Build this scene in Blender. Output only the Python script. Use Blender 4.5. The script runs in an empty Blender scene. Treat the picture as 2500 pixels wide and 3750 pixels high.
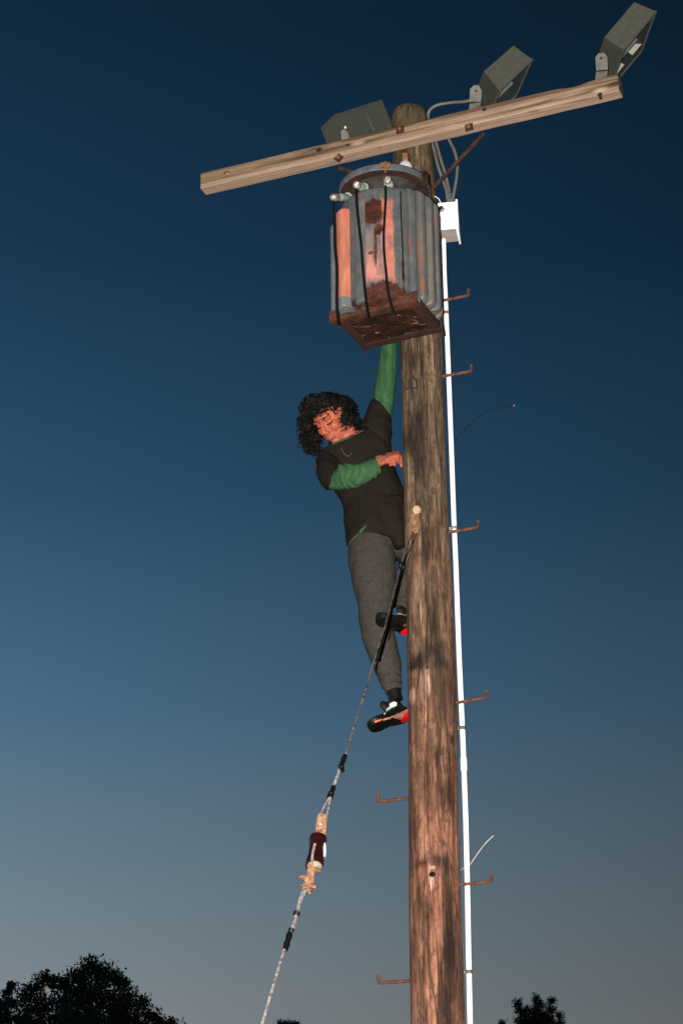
import bpy, bmesh, math, random
from math import sin, cos, pi, radians, sqrt, atan2
from mathutils import Vector, Matrix, noise
random.seed(7)
S = bpy.context.scene
COL = S.collection

# ------------------------------------------------------------------ camera
TH, RHO, FPX = radians(25), -0.012, 8200.0
EYE = Vector((0, 0, 1.6))
_r = Vector((1, 0, 0)); FW = Vector((0, cos(TH), sin(TH))); _u = Vector((0, -sin(TH), cos(TH)))
CR = (_r*cos(RHO) + _u*sin(RHO)).normalized()
CU = (_u*cos(RHO) - _r*sin(RHO)).normalized()
cd = bpy.data.cameras.new('camera'); cam = bpy.data.objects.new('camera', cd); COL.objects.link(cam)
cd.sensor_fit = 'VERTICAL'; cd.sensor_height = 36.0; cd.lens = 36.0*FPX/3750.0
cd.clip_start = 0.1; cd.clip_end = 3000
m = Matrix((CR, CU, -FW)).transposed().to_4x4(); m.translation = EYE
cam.matrix_world = m
S.camera = cam

# ------------------------------------------------------------------ sky at dusk
W = bpy.data.worlds.new('World'); S.world = W; W.use_nodes = True
nt = W.node_tree; nt.nodes.clear()
out = nt.nodes.new('ShaderNodeOutputWorld'); bg = nt.nodes.new('ShaderNodeBackground')
sky = nt.nodes.new('ShaderNodeTexSky'); sky.sky_type = 'NISHITA'; sky.sun_disc = False
sky.sun_elevation = radians(-2.0); sky.sun_rotation = radians(-60); sky.air_density = 1.0
sky.dust_density = 0.6; sky.ozone_density = 3.0
# grade of the twilight sky: greyer towards the horizon, deep blue higher up, a little brighter on the sunset side
tc = nt.nodes.new('ShaderNodeTexCoord'); sp = nt.nodes.new('ShaderNodeSeparateXYZ')
nt.links.new(tc.outputs['Generated'], sp.inputs[0])
rp = nt.nodes.new('ShaderNodeValToRGB'); rp.color_ramp.interpolation = 'LINEAR'
SKY = [(0.00, (0.24, 0.23, 0.21)), (0.205, (0.172, 0.190, 0.200)), (0.259, (0.118, 0.168, 0.200)), (0.342, (0.050, 0.111, 0.178)),
       (0.428, (0.0185, 0.060, 0.112)), (0.521, (0.0074, 0.030, 0.064)), (0.607, (0.0045, 0.0180, 0.037)), (1.0, (0.002, 0.010, 0.02))]
while len(rp.color_ramp.elements) < len(SKY): rp.color_ramp.elements.new(0.5)
for e, (p, c) in zip(rp.color_ramp.elements, SKY): e.position = p; e.color = (*c, 1)
nt.links.new(sp.outputs['Z'], rp.inputs[0])
az = nt.nodes.new('ShaderNodeMapRange'); az.inputs[1].default_value = -0.40; az.inputs[2].default_value = 0.24; az.inputs[3].default_value = 1.85; az.inputs[4].default_value = 0.50
nt.links.new(sp.outputs['X'], az.inputs[0])
mx = nt.nodes.new('ShaderNodeVectorMath'); mx.operation = 'SCALE'
nt.links.new(rp.outputs[0], mx.inputs[0]); nt.links.new(az.outputs[0], mx.inputs['Scale'])
ad = nt.nodes.new('ShaderNodeVectorMath'); ad.operation = 'MULTIPLY_ADD'
sk = nt.nodes.new('ShaderNodeVectorMath'); sk.operation = 'SCALE'; sk.inputs['Scale'].default_value = 0.02
nt.links.new(sky.outputs[0], sk.inputs[0])
nt.links.new(mx.outputs[0], ad.inputs[0]); ad.inputs[1].default_value = (1/0.1,)*3; nt.links.new(sk.outputs[0], ad.inputs[2])
nt.links.new(ad.outputs[0], bg.inputs[0]); bg.inputs[1].default_value = 0.1
nt.links.new(bg.outputs[0], out.inputs[0])
S.view_settings.view_transform = 'Standard'; S.view_settings.look = 'None'
S.view_settings.exposure = 0; S.view_settings.gamma = 1

# the photographer's flash, held up and left of the lens (its hard shadows and fall-off are what the photograph shows)
ld = bpy.data.lights.new('flash', 'SPOT'); ld.energy = 12500; ld.spot_size = radians(60); ld.spot_blend = 0.4
ld.shadow_soft_size = 0.02; ld.color = (1.0, 0.93, 0.86)
lo = bpy.data.objects.new('flash', ld); COL.objects.link(lo)
lo.location = EYE + CR*-0.30 + CU*0.03
lo.rotation_euler = (FW).to_track_quat('-Z', 'Y').to_euler()

# ------------------------------------------------------------------ rays of the lens turned into points of the place
def ray(x, y): return CR*((x-1250)/FPX) + CU*((1875-y)/FPX) + FW
def P(x, y, Y): d = ray(x, y); return EYE + d*(Y/d.y)
def H(x, y, h): d = ray(x, y); return EYE + d*((h-EYE.z)/d.z)
YP = 11*cos(TH)          # distance of the pole

# ------------------------------------------------------------------ mesh helpers
class MB:
    def __init__(s): s.v = []; s.f = []; s.mi = []; s.cur = 0
    def add(s, vs, fs):
        n = len(s.v); s.v += [Vector(a) for a in vs]
        for f in fs: s.f.append([i+n for i in f]); s.mi.append(s.cur)
        return s
    def box(s, c, sz, ax=None, bev=0.0):
        c = Vector(c); ax = ax or (Vector((1,0,0)), Vector((0,1,0)), Vector((0,0,1)))
        bm = bmesh.new(); bmesh.ops.create_cube(bm, size=1)
        for v in bm.verts: v.co = Vector((v.co.x*sz[0], v.co.y*sz[1], v.co.z*sz[2]))
        if bev > 0: bmesh.ops.bevel(bm, geom=list(bm.edges), offset=bev, segments=2, affect='EDGES', profile=0.6)
        bm.verts.index_update()
        s.add([c + ax[0]*v.co.x + ax[1]*v.co.y + ax[2]*v.co.z for v in bm.verts], [[v.index for v in f.verts] for f in bm.faces]); bm.free()
        return s
    def loft(s, rings, cap=True):
        n = len(rings[0]); vs = [p for r in rings for p in r]; fs = []
        for i in range(len(rings)-1):
            for j in range(n):
                k = (j+1) % n
                fs.append([i*n+j, i*n+k, (i+1)*n+k, (i+1)*n+j])
        if cap: fs.append(list(range(n))[::-1]); fs.append([(len(rings)-1)*n+j for j in range(n)])
        return s.add(vs, fs)
    def tube(s, pts, r, n=8, flat=None):
        pts = [Vector(p) for p in pts]; rs = r if isinstance(r, (list, tuple)) else [r]*len(pts)
        rings = []; t0 = None; a = None
        for i, p in enumerate(pts):
            t = (pts[min(i+1, len(pts)-1)] - pts[max(i-1, 0)]).normalized()
            if a is None:
                a = Vector((0, 0, 1)) if abs(t.z) < 0.9 else Vector((0, 1, 0))
            a = (a - t*a.dot(t)).normalized(); b = t.cross(a)
            rr = rs[i]; ra, rb = (rr, rr) if flat is None else (rr*flat[0], rr*flat[1])
            rings.append([p + a*(ra*cos(2*pi*k/n)) + b*(rb*sin(2*pi*k/n)) for k in range(n)])
        return s.loft(rings)
    def ell(s, c, r, ax=None, nu=16, nv=10):
        c = Vector(c); ax = ax or (Vector((1,0,0)), Vector((0,1,0)), Vector((0,0,1)))
        if not isinstance(r, (tuple, list)): r = (r, r, r)
        rings = []
        vs = [c + ax[2]*-r[2]]
        for i in range(1, nv):
            ph = -pi/2 + pi*i/nv
            for j in range(nu):
                th = 2*pi*j/nu
                vs.append(c + ax[0]*(r[0]*cos(ph)*cos(th)) + ax[1]*(r[1]*cos(ph)*sin(th)) + ax[2]*(r[2]*sin(ph)))
        vs.append(c + ax[2]*r[2]); fs = []
        for j in range(nu): fs.append([0, 1+(j+1) % nu, 1+j])
        for i in range(nv-2):
            for j in range(nu):
                a = 1+i*nu+j; b = 1+i*nu+(j+1) % nu
                fs.append([a, b, b+nu, a+nu])
        L = len(vs)-1; q = 1+(nv-2)*nu
        for j in range(nu): fs.append([q+j, q+(j+1) % nu, L])
        return s.add(vs, fs)
    def lathe(s, prof, c, ax=None, n=32, a0=0, a1=2*pi):
        c = Vector(c); ax = ax or (Vector((1,0,0)), Vector((0,1,0)), Vector((0,0,1)))
        rings = [[c + ax[0]*(r*cos(2*pi*k/n)) + ax[1]*(r*sin(2*pi*k/n)) + ax[2]*z for k in range(n)] for r, z in prof]
        return s.loft(rings)
    def prism(s, poly, off):
        poly = [Vector(p) for p in poly]; off = Vector(off); n = len(poly)
        fs = [list(range(n))[::-1], [n+i for i in range(n)]] + [[i, (i+1) % n, n+(i+1) % n, n+i] for i in range(n)]
        return s.add(poly + [p+off for p in poly], fs)
    def build(s, name, mat, parent=None, smooth=True, origin=None, recalc=True):
        off = Vector((0, 0, 0)); q = parent
        while q is not None: off += q.location; q = q.parent
        o0 = Vector(origin) if origin is not None else off
        me = bpy.data.meshes.new(name); me.from_pydata([tuple(v - o0) for v in s.v], [], s.f)
        mats = mat if isinstance(mat, (list, tuple)) else [mat]
        for mm in mats: me.materials.append(mm)
        me.polygons.foreach_set('material_index', s.mi)
        if recalc:
            bm = bmesh.new(); bm.from_mesh(me); bmesh.ops.recalc_face_normals(bm, faces=bm.faces); bm.to_mesh(me); bm.free()
        if smooth:
            me.polygons.foreach_set('use_smooth', [True]*len(me.polygons))
            me.set_sharp_from_angle(angle=radians(40))
        o = bpy.data.objects.new(name, me); COL.objects.link(o); o.location = o0 - off
        if parent: o.parent = parent
        return o
def smooth(V, k_=6):
    V = [Vector(p) for p in V]; o_ = []
    for i in range(len(V)-1):
        p0, p1, p2, p3 = V[max(i-1, 0)], V[i], V[i+1], V[min(i+2, len(V)-1)]
        for k in range(k_):
            t = k/k_; o_.append(.5*((2*p1) + (-p0+p2)*t + (2*p0-5*p1+4*p2-p3)*t*t + (-p0+3*p1-3*p2+p3)*t**3))
    return o_ + [V[-1]]
def remesh(o, vox, it=3, fac=0.5, disp=None):
    m1 = o.modifiers.new('r', 'REMESH'); m1.mode = 'VOXEL'; m1.voxel_size = vox; m1.use_smooth_shade = True
    if it: m2 = o.modifiers.new('s', 'SMOOTH'); m2.iterations = it; m2.factor = fac
    dg = bpy.context.evaluated_depsgraph_get(); dg.update()
    me = bpy.data.meshes.new_from_object(o.evaluated_get(dg)); me.name = o.name
    mats = [mm for mm in o.data.materials]
    o.modifiers.clear(); o.data = me
    if not me.materials:
        for mm in mats: me.materials.append(mm)
    me.polygons.foreach_set('use_smooth', [True]*len(me.polygons))
    if disp:
        off = o.matrix_world.translation.copy() if False else Vector((0, 0, 0)); q = o
        while q is not None: off += q.location; q = q.parent
        nn = [v.normal.copy() for v in me.vertices]
        for v, n in zip(me.vertices, nn): v.co += n*disp(v.co + off)
    me.update()
    return o
def tag(o, label, cat, group=None, kind=None):
    if label: o['label'] = label
    if cat: o['category'] = cat
    if group: o['group'] = group
    if kind: o['kind'] = kind
    return o
def thing(name, loc, label, cat, group=None):
    o = bpy.data.objects.new(name, None); COL.objects.link(o); o.location = loc; o.empty_display_size = 0.1
    return tag(o, label, cat, group)

# ------------------------------------------------------------------ materials
def mat(name, col, rough=0.7, metal=0.0, nscale=20, namt=0.35, bump=0.0, bscale=None, stretch=(1,1,1), spec=0.3, col2=None):
    m = bpy.data.materials.new(name); m.use_nodes = True; t = m.node_tree; b = t.nodes['Principled BSDF']
    b.inputs['Roughness'].default_value = rough; b.inputs['Metallic'].default_value = metal; b.inputs['Specular IOR Level'].default_value = spec
    tc = t.nodes.new('ShaderNodeTexCoord'); mp = t.nodes.new('ShaderNodeMapping'); mp.inputs['Scale'].default_value = stretch
    t.links.new(tc.outputs['Object'], mp.inputs[0])
    nz = t.nodes.new('ShaderNodeTexNoise'); nz.inputs['Scale'].default_value = nscale; nz.inputs['Detail'].default_value = 6; nz.inputs['Roughness'].default_value = 0.65
    t.links.new(mp.outputs[0], nz.inputs['Vector'])
    r = t.nodes.new('ShaderNodeValToRGB'); r.color_ramp.elements[0].position = 0.32; r.color_ramp.elements[1].position = 0.68
    c2 = col2 or tuple(c*(1-namt) for c in col)
    r.color_ramp.elements[0].color = (*c2, 1); r.color_ramp.elements[1].color = (*[min(1, c*(1+namt*0.5)) for c in col], 1)
    t.links.new(nz.outputs[0], r.inputs[0]); t.links.new(r.outputs[0], b.inputs['Base Color'])
    if bump:
        n2 = t.nodes.new('ShaderNodeTexNoise'); n2.inputs['Scale'].default_value = bscale or nscale*2; n2.inputs['Detail'].default_value = 5
        t.links.new(mp.outputs[0], n2.inputs['Vector'])
        bp = t.nodes.new('ShaderNodeBump'); bp.inputs['Strength'].default_value = bump; bp.inputs['Distance'].default_value = 0.01
        t.links.new(n2.outputs[0], bp.inputs['Height']); t.links.new(bp.outputs[0], b.inputs['Normal'])
    m['col'] = r.name
    return m
class NB:      # small node-builder for the layered materials
    def __init__(s, name, rough=0.8, spec=0.2, metal=0):
        s.m = bpy.data.materials.new(name); s.m.use_nodes = True; s.t = s.m.node_tree; s.b = s.t.nodes['Principled BSDF']
        s.b.inputs['Roughness'].default_value = rough; s.b.inputs['Specular IOR Level'].default_value = spec; s.b.inputs['Metallic'].default_value = metal
        s.tc = s.t.nodes.new('ShaderNodeTexCoord').outputs['Object']
    def l(s, a, b): s.t.links.new(a, b)
    def noise(s, scale, stretch=(1,1,1), detail=6, rough=0.6, dist=0.0, vec=None, loc=(0,0,0)):
        mp = s.t.nodes.new('ShaderNodeMapping'); mp.inputs['Scale'].default_value = stretch; mp.inputs['Location'].default_value = loc; s.l(vec or s.tc, mp.inputs[0])
        n = s.t.nodes.new('ShaderNodeTexNoise'); n.inputs['Scale'].default_value = scale; n.inputs['Detail'].default_value = detail
        n.inputs['Roughness'].default_value = rough; n.inputs['Distortion'].default_value = dist; s.l(mp.outputs[0], n.inputs['Vector']); return n.outputs[0]
    def ramp(s, f, stops):
        r = s.t.nodes.new('ShaderNodeValToRGB')
        while len(r.color_ramp.elements) < len(stops): r.color_ramp.elements.new(0.5)
        for e, (p, c) in zip(r.color_ramp.elements, stops): e.position = p; e.color = (*c, 1) if isinstance(c, tuple) else (c, c, c, 1)
        s.l(f, r.inputs[0]); return r.outputs[0]
    def mix(s, f, a, b, mode='MIX'):
        n = s.t.nodes.new('ShaderNodeMix'); n.data_type = 'RGBA'; n.blend_type = mode
        for v, i in ((f, 0), (a, 6), (b, 7)):
            if isinstance(v, (int, float)): n.inputs[i].default_value = v
            elif isinstance(v, tuple): n.inputs[i].default_value = (*v, 1)
            else: s.l(v, n.inputs[i])
        return n.outputs[2]
    def math(s, op, a, b=None, c=None, clamp=False):
        n = s.t.nodes.new('ShaderNodeMath'); n.operation = op; n.use_clamp = clamp
        for v, i in ((a, 0), (b, 1), (c, 2)):
            if v is None: continue
            if isinstance(v, (int, float)): n.inputs[i].default_value = v
            else: s.l(v, n.inputs[i])
        return n.outputs[0]
    def sep(s):
        n = s.t.nodes.new('ShaderNodeSeparateXYZ'); s.l(s.tc, n.inputs[0]); return n.outputs
    def blob(s, c, r, wob=None, amt=0.6, lo=0.75, hi=1.15):   # 1 inside an uneven ellipsoidal patch, 0 outside
        n = s.t.nodes.new('ShaderNodeVectorMath'); n.operation = 'SUBTRACT'; s.l(s.tc, n.inputs[0]); n.inputs[1].default_value = c
        k = s.t.nodes.new('ShaderNodeVectorMath'); k.operation = 'DIVIDE'; s.l(n.outputs[0], k.inputs[0]); k.inputs[1].default_value = r
        q = s.t.nodes.new('ShaderNodeVectorMath'); q.operation = 'LENGTH'; s.l(k.outputs[0], q.inputs[0]); d = q.outputs['Value']
        if wob is not None: d = s.math('ADD', d, s.math('MULTIPLY', s.math('SUBTRACT', wob, 0.5), amt*2))
        mr = s.t.nodes.new('ShaderNodeMapRange'); mr.inputs[1].default_value = lo; mr.inputs[2].default_value = hi; mr.inputs[3].default_value = 1; mr.inputs[4].default_value = 0
        mr.interpolation_type = 'SMOOTHSTEP'; s.l(d, mr.inputs[0]); return mr.outputs[0]
    def bump(s, h, st=0.5, dist=0.005):
        bp = s.t.nodes.new('ShaderNodeBump'); bp.inputs['Strength'].default_value = st; bp.inputs['Distance'].default_value = dist
        s.l(h, bp.inputs['Height']); s.l(bp.outputs[0], s.b.inputs['Normal'])
    def done(s, col): s.l(col, s.b.inputs['Base Color']); return s.m

M_STEEL = mat('rusty_steel', (0.20, 0.085, 0.045), 0.75, 0.0, 60, 0.6, 0.6, 150)
M_STEP = mat('rusty_step_iron', (0.1125, 0.0420, 0.0206), 0.8, 0.0, 30, 0.6, 0.6, 150, col2=(0.0215, 0.0098, 0.0068))
M_RUST = mat('dark_rust', (0.0510, 0.0150, 0.0066), 0.85, 0.0, 22, 0.5, 0.8, 90, col2=(0.0084, 0.0042, 0.0030))
M_GALV = mat('galvanised', (0.30, 0.29, 0.27), 0.5, 0.5, 40, 0.4, 0.2)
M_PVC = mat('white_pvc', (0.90, 0.90, 0.91), 0.4, 0.0, 15, 0.05, spec=0.5)
M_BOX = mat('white_enamel', (0.88, 0.87, 0.92), 0.45, 0.0, 15, 0.06, spec=0.5)
M_HOUS = mat('grey_cast_housing', (0.0462, 0.0481, 0.0379), 0.7, 0.0, 40, 0.2, 0.15)
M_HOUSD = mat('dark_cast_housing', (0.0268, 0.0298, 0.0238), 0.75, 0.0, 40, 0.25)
M_CABLE = mat('grey_cable', (0.0975, 0.0900, 0.0788), 0.6, 0, 40, 0.2)
M_BLACK = mat('black_rubber', (0.004, 0.004, 0.004), 0.5, 0, 40, 0.2, spec=0.2)
M_REFL = mat('bright_reflector', (0.55, 0.52, 0.48), 0.35, 0.2, 10, 0.1)
M_DARK = mat('dark_inside', (0.015, 0.017, 0.013), 0.5, 0, 10, 0.2)
M_PORC = mat('white_porcelain', (0.50, 0.46, 0.48), 0.25, 0, 20, 0.1, spec=0.6)
M_GPORC = mat('pale_green_porcelain', (0.20, 0.27, 0.24), 0.15, 0, 30, 0.5, spec=0.9)
M_BRONZE = mat('galvanised_clevis', (0.25, 0.135, 0.070), 0.6, 0.0, 55, 0.5, 0.6, col2=(.085, .038, .020))
M_BROWN = mat('brown_glazed_porcelain', (0.020, 0.004, 0.003), 0.12, 0, 30, 0.3, spec=0.9)
M_ROPE = mat('stranded_steel', (0.27, 0.235, 0.225), 0.45, 0.1, 70, 0.9, 0.3, 200, col2=(0.05, 0.04, 0.035))
M_ROPE2 = mat('weathered_strand', (0.1200, 0.1000, 0.0880), 0.45, 0.1, 45, 0.9, 0.5, 300, col2=(0.0072, 0.0064, 0.0052))
M_GLASS = bpy.data.materials.new('lamp_glass'); M_GLASS.use_nodes = True
_t = M_GLASS.node_tree; _t.nodes.clear(); _o = _t.nodes.new('ShaderNodeOutputMaterial'); _a = _t.nodes.new('ShaderNodeBsdfTransparent'); _g = _t.nodes.new('ShaderNodeBsdfGlossy')
_a.inputs[0].default_value = (0.96, 0.97, 0.96, 1); _g.inputs['Roughness'].default_value = 0.15; _x = _t.nodes.new('ShaderNodeMixShader'); _x.inputs[0].default_value = 0.12
_t.links.new(_a.outputs[0], _x.inputs[1]); _t.links.new(_g.outputs[0], _x.inputs[2]); _t.links.new(_x.outputs[0], _o.inputs[0])

# ------------------------------------------------------------------ ground
g = NB('night_grass', 0.95)
g.done(g.ramp(g.noise(3.0), [(0.3, (0.015, 0.022, 0.008)), (0.7, (0.05, 0.07, 0.025))]))
mb = MB(); N = 60; R = 2000
mb.add([(R*((i/N*2-1)**3), R*((j/N*2-1)**3), 0) for j in range(N+1) for i in range(N+1)],
       [[j*(N+1)+i, j*(N+1)+i+1, (j+1)*(N+1)+i+1, (j+1)*(N+1)+i] for j in range(N) for i in range(N)])
gr = mb.build('ground', g.m); gr['kind'] = 'structure'

# ------------------------------------------------------------------ the pole
EDGE = [(409, 1443, 1552), (418, 1435, 1561), (436, 1432, 1565), (560, 1437, 1583), (700, 1443, 1596), (900, 1452, 1606), (1250, 1464, 1618), (1600, 1474, 1629.5), (1900, 1479, 1641),
        (2100, 1485, 1653), (2300, 1489, 1663), (2500, 1492, 1671), (2700, 1494, 1676), (3000, 1494, 1679), (3300, 1496, 1687), (3500, 1499, 1694), (3750, 1504, 1702)]
prow = []
for y, a, b in EDGE:
    pa, pb = P(a, y, YP), P(b, y, YP); prow.append(((pa+pb)/2, (pb-pa).length/2))
c0, r0 = prow[-1]; c1 = prow[-5][0]
dv = (c0-c1)/(c1.z-c0.z)
for z in (1.6, 0.9, 0.3, -0.3):
    k = c0.z - z; prow.append((Vector((c0.x + dv.x*k*0.5, YP, z)), r0 + 0.005*k))
def pole_at(z):
    for (ca, ra), (cb, rb) in zip(prow, prow[1:]):
        if ca.z >= z >= cb.z:
            t = (ca.z-z)/(ca.z-cb.z); return ca.lerp(cb, t), ra+(rb-ra)*t
    return prow[0]
PB = Vector((prow[-2][0].x, YP, 0))
def pl(x, y, d=-0.1): v = P(x, y, YP+d) - PB; return tuple(v)
w = NB('weathered_pole_wood', 0.85, 0.12)
fine = w.noise(75, (1, 1, 0.07), 9, 0.78, 0.2); wide = w.noise(9, (1, 1, 0.16), 5, 0.6, 0.8); wob = w.noise(14, (1, 1, 0.35), 5, 0.65); broad = w.noise(3.0, (1, 1, 0.35), 4, 0.6, loc=(3, 1, 0))
flk = w.noise(85, (1, 1, 0.22), 6, 0.75, 0.4); mott = w.noise(30, (1, 1, 0.5), 5, .7, 0, loc=(7, 2, 3))
fine2 = w.math('ADD', w.math('MULTIPLY', fine, .6), w.math('MULTIPLY', w.noise(34, (1, 1, 0.09), 4, .6, .3, loc=(2, 8, 1)), .4))
col = w.ramp(fine2, [(0.38, (0.030, 0.011, 0.007)), (0.47, (0.150, 0.062, 0.038)), (0.55, (0.255, 0.120, 0.078)), (0.64, (0.42, 0.225, 0.155))])
grey = w.ramp(fine2, [(0.38, (0.020, 0.014, 0.009)), (0.50, (0.105, 0.070, 0.044)), (0.62, (0.235, 0.165, 0.110))])
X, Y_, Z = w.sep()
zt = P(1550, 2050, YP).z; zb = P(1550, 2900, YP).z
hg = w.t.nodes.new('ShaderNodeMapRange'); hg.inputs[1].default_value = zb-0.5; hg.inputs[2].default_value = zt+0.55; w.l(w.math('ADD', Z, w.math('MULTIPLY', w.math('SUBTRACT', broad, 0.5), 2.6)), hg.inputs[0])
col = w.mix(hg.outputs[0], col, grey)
# darker weathered patches
pt = w.ramp(wide, [(0.50, 0.0), (0.62, 1.0)])
col = w.mix(w.math('MULTIPLY', pt, 0.62), col, (0.035, 0.027, 0.017))
col = w.mix(w.math('MULTIPLY', w.ramp(mott, [(0.50, 0.0), (0.60, 1.0)]), .55), col, (0.030, 0.023, 0.014))
fk = w.ramp(flk, [(0.55, 0.0), (0.62, 1.0)])
col = w.mix(w.math('MULTIPLY', fk, 0.6), col, (0.02, 0.013, 0.009))
# green algae near the top
ag = w.t.nodes.new('ShaderNodeMapRange'); za = P(1550, 820, YP).z; ag.inputs[1].default_value = za; ag.inputs[2].default_value = za+0.35; w.l(Z, ag.inputs[0])
al = w.math('MULTIPLY', ag.outputs[0], w.ramp(wob, [(0.4, 0.0), (0.62, 1.0)]))
col = w.mix(w.math('MULTIPLY', al, 0.8), col, (0.040, 0.038, 0.012))
stk = w.ramp(w.noise(60, (1, 1, .12), 5, .7, 0, loc=(1, 9, 2)), [(0.34, 0.55), (0.54, 1.0)])
for (x, y, rx, rz, st) in [(1530, 1560, .045, .26, .85), (1500, 1600, .03, .10, .8), (1545, 1330, .012, .10, .9), (1505, 1320, .03, .10, .7), (1535, 1700, .03, .14, .7), (1540, 2410, .03, .07, .9), (1590, 2390, .045, .075, .92),
                           (1515, 2420, .035, .035, .9), (1520, 2432, .035, .018, .8), (1610, 2425, .035, .035, .8), (1605, 2520, .06, .10, .55), (1610, 2850, .022, .16, .75), (1600, 3160, .055, .05, .85), (1540, 3160, .03, .025, .8),
                           (1640, 3185, .04, .05, .7), (1585, 2300, .02, .10, .6), (1520, 2650, .012, .12, .5), (1600, 2780, .015, .10, .8), (1515, 3020, .02, .05, .4), (1645, 3400, .028, .28, .9), (1632, 3620, .04, .30, .9), (1560, 3330, .02, .08, .5), (1540, 1800, .035, .2, .5), (1560, 1980, .03, .12, .7), (1590, 2230, .02, .12, .6), (1560, 690, .04, .1, .3), (1645, 2900, .03, .12, .7), (1480, 590, .04, .14, .75)]:
    col = w.mix(w.math('MULTIPLY', w.math('MULTIPLY', w.blob(pl(x, y), (rx*1.25, .12, rz*1.15), wob, 0.75, 0.15, 1.25), stk), min(1, st*1.15)), col, (0.014, 0.010, 0.008))
stk2 = w.ramp(fine, [(0.38, 0.35), (0.50, 1.0)])
for (x, y, rx, rz, st) in [(1562, 2478, .011, .05, .95), (1566, 2520, .016, .06, .5), (1580, 3235, .010, .045, .75), (1510, 2540, .02, .05, .45), (1582, 3180, .018, .013, .6), (1540, 2240, .006, .07, .6), (1478, 1690, .008, .11, .6)]:
    col = w.mix(w.math('MULTIPLY', w.math('MULTIPLY', w.blob(pl(x, y), (rx, .12, rz), wob, 0.6, 0.3, 1.2), stk2), st), col, (0.60, 0.38, 0.28))
for (x, y, rx, rz) in [(1563, 2448, .0055, .009), (1581, 3205, .018, .016), (1565, 2466, .0018, .018), (1583, 3250, .0018, .04)]:
    col = w.mix(w.blob(pl(x, y), (rx, .12, rz), wob, .45, 0.7, 1.1), col, (0.005, 0.003, 0.003))
crk = w.ramp(w.noise(26, (1, 1, 0.022), 3, 0.4, 0.2, loc=(2, 5, 1)), [(0.486, 0.0), (0.497, 1.0), (0.507, 1.0), (0.518, 0.0)])
col = w.mix(w.math('MULTIPLY', crk, 0.7), col, (0.012, 0.008, 0.006))
w.bump(w.math('SUBTRACT', w.math('ADD', fine, w.math('MULTIPLY', wide, 0.5)), w.math('MULTIPLY', crk, 0.4)), 0.55, 0.006)
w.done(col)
pole = thing('utility_pole', PB, 'tall weathered brown wooden pole carrying the crossarm, rusty tank and steps', 'utility pole')
mb = MB(); NS = 48
dense = []
for (ca, ra), (cb, rb) in zip(prow, prow[1:]):
    n = max(1, int((ca.z-cb.z)/0.05))
    for i in range(n): dense.append((ca.lerp(cb, i/n), ra+(rb-ra)*i/n))
dense.append(prow[-1]); rings = []
for c, r in dense:
    rings.append([c + Vector((cos(a), sin(a), 0))*(r*(1 + 0.018*noise.noise(Vector((cos(a)*2.5, sin(a)*2.5, c.z*0.7))) + 0.012*noise.noise(Vector((cos(a)*7, sin(a)*7, c.z*3))))) for a in [2*pi*k/NS for k in range(NS)]])
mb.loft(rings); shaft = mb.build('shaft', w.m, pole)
# small galvanised nail plate / rust hook on the shaft (curled dark mark)
mb = MB(); mb.tube(smooth([P(x, y, YP-0.112) for x, y in [(1517, 1375), (1512, 1382), (1522, 1392), (1526, 1410), (1522, 1422), (1505, 1420), (1495, 1419), (1487, 1426)]]), 0.0045, 6)
mb.build('iron_hook', M_DARK, pole)
# porcelain knob and its bolt in the knot below
mb = MB(); mb.ell(P(1584, 3216, YP-0.116), (.006, .004, .0075)); mb.build('nail_head', M_GALV, pole)

# ------------------------------------------------------------------ pole steps
def make_step():
    mb = MB(); pts = [(-0.05, 0, 0), (0.0, 0, 0), (0.05, 0, 0), (0.10, 0, 0.0), (0.147, 0, 0.0), (0.1535, 0, 0.002), (0.156, 0, 0.008), (0.156, 0, 0.02), (0.1555, 0, 0.036)]
    mb.tube(pts, [0.0080, 0.0080, 0.0078, 0.0078, 0.0078, 0.0086, 0.0086, 0.0086, 0.0084], 10)
    return mb.build('pole_step', M_STEP)
PHI = radians(19)
step0 = make_step(); used = False
# a step's image y at the pole's edge, its side, its label
STEPS = [(1099, 1, 'rusty step bolt sticking out right just under the tank, topmost on the right', 0), (1374, 1, 'rusty step bolt on the right, second from the top, above the thin dark wire', 0),
         (1945, 1, 'rusty step bolt on the right just under the grey conduit strap', 0), (2568, 1, 'rusty step bolt on the right level with the climber\'s lower shoe', 0),
         (3232, 1, 'rusty step bolt on the right below the short pale wire end', 0), (2920, -1, 'rusty step bolt on the left side below the climber, upper of two free ones', 0),
         (3590, -1, 'rusty step bolt near the bottom left side of the pole', 0), (2283, -1, 'rusty step bolt under the climber\'s raised shoe', 0), (1668, -1, 'rusty step bolt gripped in the climber\'s fist', 0)]
STEP_POS = []
for i, (y, sd, lab, _) in enumerate(STEPS):
    o = step0 if i == 0 else step0.copy()
    if i: COL.objects.link(o)
    y += 16 if sd > 0 else -6
    xx = [b for (yy, a, b) in EDGE if yy >= y][0] if sd > 0 else [a for (yy, a, b) in EDGE if yy >= y][0]
    z = P(xx, y, YP).z; c, r = pole_at(z); a = -PHI if sd > 0 else pi - PHI
    o.location = c + Vector((cos(a), sin(a), 0))*(r-0.004); o.rotation_euler = (random.uniform(-.12, .12), random.uniform(-.03, .03), a + random.uniform(-.06, .06))
    STEP_POS.append((o.location.copy(), a)); tag(o, lab, 'pole step', 'steps up the sides of the pole')

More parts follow.
